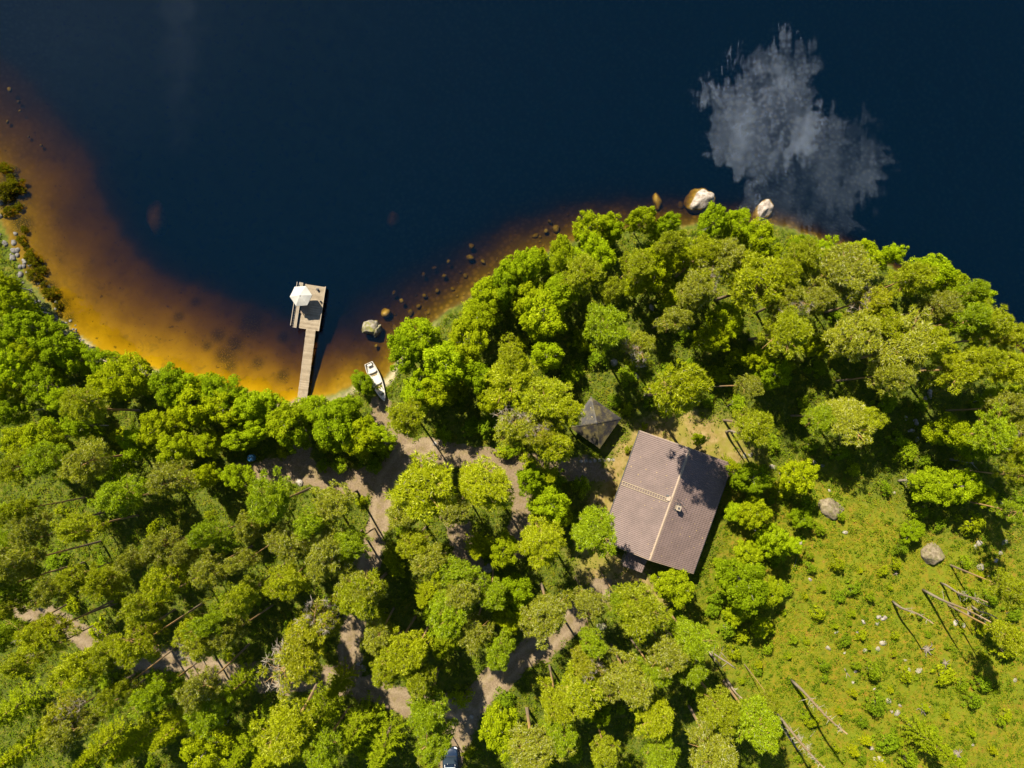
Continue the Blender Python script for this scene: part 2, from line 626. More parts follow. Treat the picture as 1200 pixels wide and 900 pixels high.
xs, ys = axis(-66, 66, .36, 3000), axis(-50, 54, .36, 3000)
X, Y = np.meshgrid(xs, ys)
P = np.stack([X.ravel(), Y.ravel()], 1)
Z = height(P)
D = shore_d(P)
ni, nj = len(xs), len(ys)
I = np.arange(ni * nj).reshape(nj, ni)
quads = np.stack([I[:-1, :-1].ravel(), I[:-1, 1:].ravel(), I[1:, 1:].ravel(), I[1:, :-1].ravel()], 1)
me = np_mesh('ground', np.column_stack([P, Z]), [quads], [M['ground']], smooth_=True)
stonyx = np.interp(P[:, 0], [-62, -52, -44, -26, -18, -10, 60], [.75, .25, 0, 0, .45, .9, 1])
weedmask = np.zeros(len(P))
for (u, v, r) in [(8, 215, 1.8), (24, 262, 1.6), (40, 312, 1.6), (56, 338, 1.5), (68, 360, 1.3), (10, 225, 2.6), (70, 358, 1.6), (80, 374, 1.0), (262, 416, 1.6), (272, 402, 1.5), (268, 428, 1.0), (300, 425, 1.0), (252, 392, 1.2), (290, 378, 2.2), (327, 394, .9), (330, 440, 1.0), (240, 405, .8), (205, 370, .8), (224, 352, .7)]:
    x, y = gpx(u, v)
    weedmask = np.maximum(weedmask, smooth(1.2 - np.hypot(P[:, 0] - x, P[:, 1] - y) / r) * (.9 if u < 100 else .75))
beach = smooth(1 - np.abs(D - .55) / .8) * np.interp(P[:, 0], [-58, -53, -49, -46, -40, -20, -14, -8], [0, .15, .9, .6, .15, .3, .8, 0])
for nm, a in (('rut', rut_mask(P)), ('path', path_mask(P)), ('yard', yard_mask(P)), ('meadow', meadow_mask(P)), ('bed', smooth(-D / .35 + .3)),
              ('stony', stonyx), ('weed', weedmask), ('beach', beach)):
    at = me.attributes.new(nm, 'FLOAT', 'POINT')
    at.data.foreach_set('value', a.astype(np.float32))
ground = tag(link(bpy.data.objects.new('ground', me)), kind='structure')

L = 3400.0
lm = np_mesh('lake', np.column_stack([P, np.zeros(len(P))]), [quads], [M['water']])
at = lm.attributes.new('column', 'FLOAT', 'POINT')
at.data.foreach_set('value', (1 - np.exp(-np.maximum(-Z - .1, 0) / 1.1)).astype(np.float32))
water = tag(link(bpy.data.objects.new('lake', lm)), kind='structure')

# ------------------------------------------------------------------ foliage builders
def unit(n):
    v = RNG.normal(size=(n, 3))
    return v / np.linalg.norm(v, axis=1)[:, None]


def norm(v):
    return v / np.maximum(np.linalg.norm(v, axis=1)[:, None], 1e-9)


def blades(C, N, k, Lr, w, spread=.8):
    """k needle blades per tuft, one triangle each"""
    C, N = np.repeat(C, k, 0), np.repeat(N, k, 0)
    n = len(C)
    d = norm(N * .7 + unit(n) * spread)
    s = norm(np.cross(d, np.array([0, 0, 1.0]) + unit(n) * .75))
    Lh = RNG.uniform(*Lr, n)[:, None]
    w = w * RNG.uniform(.6, 1.5, n)[:, None]
    V = np.stack([C - s * w / 2, C + s * w / 2, C + d * Lh], 1).reshape(-1, 3)
    return V, np.arange(3 * n).reshape(n, 3)


def leaves(C, N, Lr, asp=.62, up=.35):
    """one pointed leaf (a folded diamond) per centre"""
    n = len(C)
    d = norm(np.cross(norm(N + unit(n) * .7 + np.array([0, 0, up])), unit(n)))
    nn = norm(N + unit(n) * .6 + np.array([0, 0, up]))
    s = norm(np.cross(nn, d))
    Lh = RNG.uniform(*Lr, n)[:, None]
    V = np.stack([C - d * Lh / 2, C + s * Lh * asp / 2, C + d * Lh / 2, C - s * Lh * asp / 2], 1).reshape(-1, 3)
    return V, np.arange(4 * n).reshape(n, 4)


def pad_points(c, r, n, flat=.6, low=-.35):
    d = unit(n)
    d[:, 2] = np.where(d[:, 2] < low, -d[:, 2], d[:, 2])
    rad = RNG.uniform(.45, 1.0, n)[:, None] ** .6
    rad = rad * np.where(RNG.random(n) < .14, RNG.uniform(1.0, 1.5, n), 1.0)[:, None]
    return np.asarray(c) + d * rad * r * np.array([1, 1, flat]), norm(d + np.array([0, 0, .25]))


def pine_proto(idx, dead=False):
    Hh, R = 15.0, 2.6
    tr = MB()
    bend = [RNG.uniform(-.25, .25), RNG.uniform(-.25, .25)]
    ax = lambda z: (bend[0] * math.sin(z / Hh * 3), bend[1] * math.sin(z / Hh * 2.3), z)
    tr.tube([ax(z) for z in (-.4, 0.3, 3, 6, 9, 11.5, 13.6, 14.7)], [.24, .19, .165, .145, .115, .08, .05, .02], 7)
    C, N = [], []
    az0 = RNG.uniform(0, 6.3)
    lop = RNG.uniform(.1, .35)
    lobes = RNG.uniform(.68, 1.2, 6)
    n = 30
    twigs = []
    for i in range(n):
        t = i / (n - 1)
        z = 9.6 + (14.5 - 9.6) * t ** .85
        az = i * 2.399 + RNG.uniform(-.35, .35)
        prof = math.sqrt(max(0.02, 1 - ((t - .28) / .77) ** 2))
        Lb = R * prof * RNG.uniform(.62, 1.12) * lobes[int((az % 6.2832) / 6.284 * 6)] * (1 + lop * math.cos(az - az0)) * .95
        rise = .12 + .5 * t + RNG.uniform(-.08, .12)
        a = np.array(ax(z))
        dirv = np.array([math.cos(az), math.sin(az), rise])
        e = a + dirv * Lb
        m = a + dirv * Lb * .55 + np.array([0, 0, -.08])
        tr.tube([a, m, e], [.055, .035, .012], 4, cap=False)
        perp = np.array([-math.sin(az), math.cos(az), .1])
        bare = dead and math.cos(az - az0) > .2
        for fr, side in ((.5, 0), (.72, .32), (.74, -.34), (1.0, .1), (.95, -.22)):
            if (Lb < 1.0 and fr < .7) or RNG.random() < .2:
                continue
            c = a + dirv * Lb * fr + perp * side * Lb * RNG.uniform(.6, 1.4) + RNG.normal(size=3) * .17
            r = RNG.uniform(.22, .48) * (1.15 if fr > .9 else 1.0)
            tr.tube([a + dirv * Lb * fr * .7, c + np.array([0, 0, .05])], [.022, .008], 3, cap=False)
            if bare:
                for _ in range(11):
                    twigs.append((c, c + unit(1)[0] * np.array([1, 1, .7]) * RNG.uniform(.35, .75) + np.array([0, 0, .15])))
                if RNG.random() < .62:
                    continue
            nt = int(100 * r)
            pc, pn = pad_points(c, r, nt, .7)
            C.append(pc)
            N.append(pn)
            if RNG.random() < .7:
                twigs.append((c, c + np.array([0, 0, .45]) + unit(1)[0] * .4))
    pc, pn = pad_points(np.array(ax(14.5)), .55, 60, .8)
    C.append(pc)
    N.append(pn)
    nbark = len(tr.f)
    for a, b in twigs:
        tr.tube([a, b], [.02, .009], 3, cap=False)
    V, F = blades(np.concatenate(C), np.concatenate(N), 5, (.17, .42), .062, .8)
    tm = tr.build('trunk', M['pine_bark'], mesh_only=True)
    tm.materials.append(M['twig'])
    tm.polygons.foreach_set('material_index', np.array([0] * nbark + [1] * (len(tr.f) - nbark), np.int32))
    return (tm, np_mesh('crown', V, [F], [M['pine']]), R, Hh, .82)


def birch_proto(idx):
    Hh, R = 10.0, 2.3
    tr = MB()
    bx, by = RNG.uniform(-.4, .4, 2)
    ax = lambda z: np.array((bx * (z / Hh) ** 2, by * (z / Hh) ** 2, z))
    tr.tube([ax(z) for z in (-.4, .3, 3, 5.5, 7.5, 9.2)], [.15, .12, .10, .075, .05, .015], 6)
    C, N = [], []
    nb = 24
    lobes = RNG.uniform(.72, 1.2, 7)
    for i in range(nb):
        t = i / (nb - 1)
        z0 = 2.8 + 5.8 * t
        az = i * 2.399 + RNG.uniform(-.4, .4)
        prof = math.sqrt(max(.03, 1 - ((t - .38) / .72) ** 2))
        Lb = R * prof * lobes[int((az % 6.283) / 6.284 * 7)] * RNG.uniform(.8, 1.05)
        dirv = np.array([math.cos(az), math.sin(az), .5 + .5 * t])
        a = ax(z0)
        e = a + dirv * Lb
        tr.tube([a, a + dirv * Lb * .5 + np.array([0, 0, .1]), e], [.04, .026, .008], 4, cap=False)
        perp = np.array([-math.sin(az), math.cos(az), 0])
        for fr, side in ((.45, .2), (.7, -.35), (.78, .38), (1.0, 0), (1.02, .2)):
            c = a + dirv * Lb * fr + perp * side * Lb * RNG.uniform(.5, 1.2) + RNG.normal(size=3) * .12
            r = RNG.uniform(.26, .66)
            pc, pn = pad_points(c, r, int(230 * r), .72, -.6)
            C.append(pc)
            N.append(pn)
    pc, pn = pad_points(ax(9.4), .6, 90, .9, -.6)
    C.append(pc)
    N.append(pn)
    V, F = leaves(np.concatenate(C), np.concatenate(N), (.14, .26), .66, .35)
    return (tr.build('trunk', M['birch_bark'], mesh_only=True), np_mesh('crown', V, [F], [M['birch']]), R, Hh, .68)


def spruce_proto(idx, Hh=12.0, R=2.1, levels=17, per=9, seg=9, size=(.20, .36), wid=.10):
    tr = MB()
    tr.tube([(0, 0, -.3), (0, 0, Hh * .5), (0, 0, Hh * .98)], [Hh * .013, Hh * .009, .012], 6)
    C, N = [], []
    for l in range(levels):
        t = l / (levels - 1)
        z = Hh * (.14 + .82 * t)
        Lm = R * (1 - t) ** .85 + R * .07
        for b in range(max(5, int(per * (1 - t * .4)))):
            az = b * 6.283 / max(5, int(per * (1 - t * .4))) + l * 1.1 + RNG.uniform(-.25, .25)
            Lb = Lm * RNG.uniform(.7, 1.1)
            dr = np.array([math.cos(az), math.sin(az), -.22 + .6 * t])
            a = np.array([0, 0, z])
            if l % 2 == 0:
                tr.tube([a, a + dr * Lb * .9], [.018 * Hh / 12 + .004, .005], 3, cap=False)
            perp = np.array([-math.sin(az), math.cos(az), 0])
            for s in np.linspace(.25, 1, seg):
                for sd in (-1, 1):
                    C.append(a + dr * Lb * s + RNG.normal(size=3) * R * .012)
                    N.append(dr * .5 + perp * sd * (1.05 - .5 * s) + np.array([0, 0, .2]))
    C, N = np.array(C), norm(np.array(N))
    V, F = blades(C, N, 3, size, wid, .35)
    return (tr.build('trunk', M['pine_bark'], mesh_only=True), np_mesh('crown', V, [F], [M['spruce']]), R, Hh, .45)


def bush_proto(idx):
    R = 1.0
    C, N = [], []
    for i in range(20):
        az = i * 2.399 + RNG.uniform(-.4, .4)
        rr = math.sqrt((i + .5) / 20) * RNG.uniform(.55, 1.25)
        c = np.array([math.cos(az) * rr * .8, math.sin(az) * rr * .8, .35 + .85 * (1 - rr ** 2) * RNG.uniform(.6, 1.1)])
        pc, pn = pad_points(c, RNG.uniform(.14, .36), 46, .8, -.7)
        C.append(pc)
        N.append(pn)
    V, F = leaves(np.concatenate(C), np.concatenate(N), (.10, .19), .62, .4)
    st = MB()
    for i in range(6):
        a = i * 1.05 + RNG.uniform(-.3, .3)
        st.tube([(0, 0, -.1), (math.cos(a) * .4, math.sin(a) * .4, .8)], [.02, .006], 3, cap=False)
    sv = np.array([tuple(q) for q in st.v])
    sf = np.array(st.f)
    V2 = np.concatenate([V, sv])
    me = np_mesh('bush', V2, [F, sf + len(V)], [M['bush'], M['twig']], mi=np.concatenate([np.zeros(len(F)), np.ones(len(sf))]))
    return (None, me, R, 1.3, .5)


PROTO = {'P': [pine_proto(i) for i in range(9)], 'G': [pine_proto(i, True) for i in range(4)],
         'B': [birch_proto(i) for i in range(9)], 'S': [spruce_proto(i) for i in range(4)],
         'K': [bush_proto(i) for i in range(7)],
         'C': [spruce_proto(i, 1.7, .62, 8, 7, 5, (.10, .17), .06) for i in range(4)]}

# ------------------------------------------------------------------ what stands where: crown centres in photograph pixels
TREES = {
 'B': """-10 306 16;10 334 20;-14 340 18;30 350 25;60 395 24;85 385 18;15 430 21;50 450 22;2 458 18;150 435 27;128 452 20;190 450 26;215 436 23;225 475 27;185 500 24;
 252 450 26;290 452 22;205 522 22;265 480 24;60 512 22;30 522 23;115 424 17;310 466 22;332 492 26;362 480 20;345 504 24;385 505 31;402 478 20;420 447 15 4.5;
 420 515 23;440 510 21;480 410 25;490 392 26;520 425 31;545 400 26;560 368 24;575 345 22;490 457 23;510 460 22;
 590 330 22;602 316 17;690 266 18;720 263 16;755 256 17;780 263 17;842 252 20;866 262 18;890 276 20;615 312 22;640 362 33;655 338 24;620 345 22;
 700 300 25;770 315 24;850 375 20;1010 300 22;1096 320 25;1120 326 20;1152 346 15;955 405 16;1110 505 22;1142 516 20;935 560 21;870 682 31;905 632 18;
 790 690 24;645 590 24;620 562 19;590 645 20;602 700 24;720 270 14;660 300 20;575 470 18;560 440 20;805 300 18;900 300 16;965 300 18;240 875 27;
 585 855 26;40 405 18;8 395 20;95 500 20;130 545 18;700 830 16;600 722 20;875 560 20;882 600 18;940 290 15;1045 300 16;1180 470 18;820 515 8;660 605 16;
 640 420 20;560 310 12;835 400 18;795 345 18;745 330 18;905 440 18;890 420 16;280 515 18;300 500 18;160 520 20;235 560 18;240 520 18;
 1092 572 24 7;1068 624 14 3;1125 570 22 7;1150 580 14 6;862 600 14 3.5;882 650 18 5;846 662 10 3;905 692 16 4;925 640 13 3.5;860 722 14 4;892 736 12 3;940 606 14 3.5;275 560 18;10 480 18;75 470 18;428 500 13""",
 'P': """470 490 25;100 482 25;590 440 29;690 320 26;720 345 18;715 385 28;815 345 24;790 370 20;880 330 34;740 310 22;605 420 22;640 472 30;662 482 22;
 651 523 26;795 460 33 21;850 290 27;820 302 22;790 286 20;885 495 26;870 450 15;910 322 23;945 306 22;990 325 34;960 350 20;925 385 28;1075 330 24;1140 346 20;
 1100 362 20;1130 376 27;1160 382 25;1180 392 20;1000 402 30;1030 386 26;1060 412 35;1088 400 26;1040 442 22;1120 430 28;1150 426 22;1184 432 24;985 490 30 10;958 488 20 9.5;1015 490 20 9.5;
 1165 510 26;1182 482 20;1196 522 20;690 625 28;637 640 28;390 590 26;370 620 22;345 640 26;400 642 24;375 662 28;
 330 682 25;420 692 27;488 568 40;466 602 22;565 570 32;536 592 20;486 636 22;500 662 23;535 680 25;430 702 28;320 590 34;20 552 24;60 540 25;100 540 28;145 590 30;
 205 570 27;90 625 26;45 620 24;25 665 29;90 676 22;125 682 23;190 640 24;200 680 28;240 670 24;285 655 18;290 690 24;15 690 27;70 690 22;55 742 25;170 710 26;
 100 776 30;136 756 20;170 750 27;80 790 18;255 722 24;276 746 22;230 738 20;140 806 20;190 810 26;240 802 25;255 832 26;90 856 25;470 760 27;
 442 746 22;492 762 25;545 700 26;530 722 28;486 796 20;500 832 27;506 888 17;512 862 24;340 845 34;382 880 25;640 720 28;685 705 20;740 720 31;720 700 17;775 756 26;810 750 26;
 680 800 28;650 822 26;735 800 29;656 850 25;620 882 31;765 842 27;840 830 27;888 850 28;842 886 33;805 780 22;710 800 20;905 815 10;
 450 780 18;415 640 18;560 740 24;575 690 20;20 600 20;5 640 22;160 660 20;250 630 20;295 610 20;710 885 20;780 885 22;
 30 775 20;14 716 20;5 740 22;215 640 20;1180 740 20;1190 560 18;1195 600 16;1190 690 20;760 790 20;700 755 18;590 760 20""",
 'G': """603 503 25;752 404 21;625 508 20;345 765 34;370 722 30;60 745 24;85 842 26;930 350 24;1020 350 24;830 330 20;1185 505 22;240 760 22;690 770 20;1108 705 1""",
 'S': """165 868 24;375 836 27;420 855 27;450 872 24;320 884 24;280 800 20;205 850 22;15 830 24;520 755 20;1090 870 20;560 640 18;120 875 22;632 274 11;855 545 10;40 870 22;290 870 24;400 800 18;640 555 15;500 700 18""",
}
TREES['G'] = ';'.join(x for x in TREES['G'].split(';') if not x.strip().endswith(' 1'))
TINT = {  # own colour of a crown, and the words for it
    'P': [((1.0, 1.0, .9), 'olive'), ((1.10, 1.08, .8), 'yellow-olive'), ((1.0, .93, 2.2), 'grey-green'), ((.88, 1.02, .8), 'mid-green')],
    'G': [((1.0, .95, 1.5), 'grey-green'), ((1.1, 1.0, 1.1), 'olive')],
    'B': [((1.0, 1.0, 1.0), 'fresh green'), ((1.04, 1.0, .9), 'yellow-green'), ((.72, .82, .9), 'deep green'), ((1.0, 1.08, 1.0), 'bright green')],
    'S': [((1.0, 1.0, 1.0), 'dark green'), ((1.25, 1.15, .9), 'lighter green')],
    'K': [((.9, .95, 1.0), 'green'), ((1.12, 1.02, .8), 'yellow-green'), ((.68, .78, 1.0), 'deep green')],
    'C': [((1.1, 1.1, .9), 'green'), ((1.4, 1.2, .8), 'yellowish')]}
NAME = {'P': 'pine_tree', 'G': 'withering_pine_tree', 'B': 'birch_tree', 'S': 'spruce_tree', 'K': 'bush', 'C': 'conifer_sapling'}
CAT = {'P': 'pine', 'G': 'pine', 'B': 'birch', 'S': 'spruce', 'K': 'bush', 'C': 'sapling'}
NOUN = {'P': 'pine', 'G': 'twiggy pine', 'B': 'leafy birch', 'S': 'spiky spruce', 'K': 'leafy bush', 'C': 'conifer sapling'}
GROUP = {'P': 'pines of the lakeside forest', 'G': 'pines with bare grey twigs', 'B': 'birches of the lakeside forest', 'S': 'spruces among the pines',
         'K': 'bushes of the undergrowth', 'C': 'conifer saplings in the clearing'}

MARKS = [("the brown-roofed cabin", 785, 588), ("the small hut", 698, 494), ("the white parasol on the pier", 352, 346), ("the shore end of the pier", 356, 478), ("the white rowboat", 442, 450),
         ("the cracked mossy lake boulder", 434, 384), ("the shallows beside the cracked boulder", 505, 348), ("the stony shallows mid shore", 575, 306), ("the stony shallows near the headland", 655, 268), ("the broader white-topped boulder", 823, 230), ("the narrow white-topped boulder", 898, 243), ("the car at the bottom edge", 527, 890),
         ("the blue barrel", 295, 537), ("the flat clearing boulder", 975, 597), ("the pale clearing boulder", 1094, 652), ("the four dead poles", 1090, 700),
         ("the big root stump", 1085, 760), ("the tall twiggy dead pine", 925, 800), ("the fork of the dirt track", 547, 830), ("the sunlit crossing of dirt tracks", 420, 790), ("the sunlit track bend", 437, 650),
         ("the sandy beach strip", 108, 404), ("the rocky left shore", 12, 285), ("the left shore above the rocks", 2, 245), ("the weed patch by the shore", 38, 320), ("the bend of the rocky shore", 62, 362), ("the dirt patch at far left", 60, 722), ("the lower left picture corner", 0, 900), ("the lower right picture corner", 1200, 900),
         ("the shore at the right edge", 1190, 390), ("the fallen log above the cabin", 770, 468), ("the middle of the left edge", 0, 560), ("the middle of the right edge", 1200, 560),
         ("the middle of the headland", 1000, 350), ("the wood between boat and hut", 640, 380), ("the left wood's middle", 190, 640), ("the bottom edge below cabin", 740, 880), ("the wood between the tracks", 480, 720)]
DIRS = ["right of", "upper right of", "above", "upper left of", "left of", "lower left of", "below", "lower right of"]
ORD = ["closest", "second closest", "third closest", "fourth closest", "fifth closest", "sixth closest", "seventh closest", "eighth closest", "ninth closest", "tenth closest", "eleventh closest", "twelfth closest"] + [w + " closest" for w in "thirteenth fourteenth fifteenth sixteenth seventeenth eighteenth nineteenth twentieth".split()] + [f"{n}th closest" for n in range(21, 60)]
PENDING = []


def describe_later(o, adj, noun, u, v):
    PENDING.append((o, adj, noun, u, v))


def write_labels():
    cells = {}
    for it in PENDING:
        o, adj, noun, u, v = it
        best = min(MARKS, key=lambda m: math.hypot(m[1] - u, m[2] - v))
        d = math.hypot(best[1] - u, best[2] - v)
        k = int(round(math.atan2(best[2] - v, u - best[1]) / (math.pi / 4))) % 8
        cells.setdefault((noun, adj, best[0], k), []).append((d, it))
    for (noun, adj, mark, k), its in cells.items():
        its.sort(key=lambda q: q[0])
        for i, (d, it) in enumerate(its):
            if len(its) == 1:
                it[0]['label'] = f"{adj} {noun} {DIRS[k]} {mark}"
            else:
                it[0]['label'] = f"{adj} {noun}, {ORD[i]} {DIRS[k]} {mark}"


def size_word(kind, r):
    lim = {'P': (20, 27), 'G': (20, 27), 'B': (18, 24), 'S': (18, 23), 'K': (8, 14), 'C': (4, 7)}[kind]
    return 'small' if r <= lim[0] else 'middling' if r <= lim[1] else 'broad'


counter = {}


def plant(kind, x, y, rm, h, u, v, rpx):
    i = counter[kind] = counter.get(kind, 0) + 1
    tr, cr, R, Hh, zc = PROTO[kind][(i * 5 + int(u)) % len(PROTO[kind])]
    c, word = TINT[kind][(i * 7 + int(v)) % len(TINT[kind])]
    jit = random.uniform(.9, 1.1)
    z = hz(x, y)
    if tr is None:
        o = link(bpy.data.objects.new(NAME[kind], cr))
        o.location = (x, y, z)
        crown = o
    else:
        o = empty(NAME[kind], (x, y, z))
        link(bpy.data.objects.new('trunk', tr), o)
        crown = link(bpy.data.objects.new('crown', cr), o)
    o.rotation_euler = (random.uniform(-.04, .04), random.uniform(-.04, .04), random.uniform(0, 6.28))
    ell = random.uniform(.8, 1.25) if kind == 'K' else random.uniform(.86, 1.16)
    o.scale = (rm / R * ell, rm / R / ell, h / Hh)
    crown.color = (c[0] * jit, c[1] * jit, c[2], 1)
    tag(o, None, CAT[kind], GROUP[kind])
    describe_later(o, f"{size_word(kind, rpx)} {word}", NOUN[kind], u, v)
    return o


OCC = []
for kind in 'PGBS':
    for s in TREES[kind].replace('\n', '').split(';'):
        u, v, r, *hh = map(float, s.split())
        h = hh[0] if hh else {'P': 12.0 + r * .09, 'G': 11.8 + r * .08, 'B': 4.6 + r * .2, 'S': 6 + r * .2}[kind] + random.uniform(-1.2, 1.2)
        if v < 480 and kind == 'P' and u < 700:
            h -= 1.5
        if kind in 'PG' and u < 340 and v > 560:      # taller, slimmer pines on the western slope
            h, r = h + 2.0, r * .92
        zc = PROTO[kind][0][4] * h + 1.2
        x, y = gpx(u, v, zc)
        if hz(x, y) < .1:                      # keep the trunk on dry land
            for _ in range(60):
                y = y - .12
                if hz(x, y) > .12:
                    break
        if kind == 'P' and u > 330 and r >= 28:
            r *= 1.12
        rm = r * (H_CAM - zc) / FPX * {'P': .87, 'G': .94, 'B': .87, 'S': .95}[kind]
        OCC.append((x, y, rm))
        plant(kind, x, y, rm, h, u, v, r)

# ------------------------------------------------------------------ undergrowth: bushes one by one
BUSHES = """862 470 9;870 560 14;880 585 12;905 650 13;930 640 9;920 690 12;835 712 14;850 735 13;890 700 12;958 720 10;990 750 9;1010 745 8;1020 785 12;965 780 9;
 1060 790 9;1105 792 15;1128 802 10;1150 800 12;1140 820 11;1025 825 14;1010 845 9;1180 840 9;1040 870 16;1060 885 14;1090 860 12;950 845 9;1050 745 6;1090 745 5;1112 760 4;
 1075 600 12;1055 640 11;1100 615 10;1130 660 9;1160 700 11;1185 720 12;1175 760 14;980 660 10;1000 690 11;950 665 8;985 700 9;1020 700 7;1035 670 8;960 620 9;
 915 575 14;945 590 12;1060 530 14;905 520 12;1000 550 10;950 520 10;1080 540 12;880 640 11;840 700 12;790 720 10;870 745 11;860 765 9;900 760 9;930 750 7;
 500 545 9;520 510 12;440 545 12;400 545 12;330 530 8;380 545 10;450 530 9;290 520 9;480 600 10;470 620 10;460 650 12;400 700 12;450 720 10;
 610 470 14;570 500 16;620 540 12;590 530 10;650 560 14;625 590 12;700 600 8;640 610 10;735 480 9;755 500 6;780 440 14;810 430 14;840 440 16;830 470 10;
 860 420 14;900 400 14;920 430 12;735 440 14;700 420 14;680 400 16;670 440 16;735 527 5;720 470 10"""
for s in BUSHES.replace('\n', '').split(';'):
    u, v, r = map(float, s.split())
    x, y, z = on_ground(u, v, .8)
    plant('K', x, y, r * .0985, max(.6, r * .1 * random.uniform(1.3, 2.3)), u, v, r)
ex_ = np.stack([RNG.uniform(24, 60, 900), RNG.uniform(-42, -8, 900)], 1)
ex_ = ex_[(meadow_mask(ex_) > .6)]
got_ = []
for q in ex_:
    if all((q[0] - g_[0]) ** 2 + (q[1] - g_[1]) ** 2 > 3.1 ** 2 for g_ in got_):
        got_.append(q)
for q in got_[:38]:
    r = random.uniform(.3, .85)
    s_ = FPX / (H_CAM - hz(*q) - .5)
    plant('K', q[0], q[1], r, max(.5, r * random.uniform(1.2, 2.6)), NU + q[0] * s_, NV - q[1] * s_, r * 10)
for (u, v, r) in [(3, 196, 9), (9, 206, 6), (15, 217, 12), (2, 226, 13), (19, 241, 6), (9, 247, 8), (26, 268, 5), (23, 281, 7), (37, 303, 11), (47, 316, 7), (38, 322, 9), (57, 343, 9), (50, 333, 5), (66, 357, 5), (29, 291, 4)]:
    x, y = gpx(u, v, .5)
    o = plant('K', x, y, r * .11, max(.8, r * .13), u, v, r)
    o.color = (.34, .25, .3, 1)
    PENDING[-1] = (o, ('small' if r < 9 else 'middling') + ' brownish', 'waterside bush', u, v)
    o['group'] = 'brownish bushes along the rocky shore'
SAPL = """1000 812 6;985 835 5;940 815 6;925 770 5;980 735 5;1000 720 6;1045 810 5;1085 830 6;1110 840 5;1140 860 6;1165 880 6;1020 760 4;1070 720 4;1130 740 4;1155 770 5;
 905 740 5;880 725 5;920 720 4;945 700 4;965 690 5;1010 670 4;1045 690 4;1120 690 4;1150 675 5;890 780 5;870 800 5;1000 880 8;1030 895 9;1015 868 7;1055 870 7"""
for s in SAPL.replace('\n', '').split(';'):
    u, v, r = map(float, s.split())
    x, y, z = on_ground(u, v, .8)
    plant('C', x, y, r * .0985, max(.7, r * .1 * random.uniform(1.8, 2.8)), u, v, r)

# shaded forest floor: more bushes where the photograph shows green between the trunks
HOUSE_C = Vector((*gpx(781, 588, 4.2), 0))
HUT_C = Vector((*gpx(697.3, 495.3, 3.2), 0))


def free_ground(Pq):
    ok = (shore_d(Pq) > .7) & (path_mask(Pq) < .15) & (yard_mask(Pq) < .35)
    ok &= np.hypot(Pq[:, 0] + 15.2, Pq[:, 1] - 1.6) > 4.5
    ok &= np.hypot(Pq[:, 0] - HUT_C.x, Pq[:, 1] - HUT_C.y) > 4.0
    ok &= np.hypot(Pq[:, 0] - HOUSE_C.x, Pq[:, 1] - HOUSE_C.y) > 8.2
    return ok


cand = np.stack([RNG.uniform(-59, 59, 4000), RNG.uniform(-42, 22, 4000)], 1)
cand = cand[free_ground(cand) & (meadow_mask(cand) < .4)]
keep = []
for q in cand:
    if all((q[0] - k[0]) ** 2 + (q[1] - k[1]) ** 2 > 3.7 ** 2 for k in keep):
        keep.append(q)
    if len(keep) >= 152:
        break
for q in keep:
    r = random.uniform(.7, 1.6)
    z = hz(*q)
    s = FPX / (H_CAM - z - .8)
    plant('K', q[0], q[1], r, r * random.uniform(1.2, 2.2), NU + q[0] * s, NV - q[1] * s, r * 10)

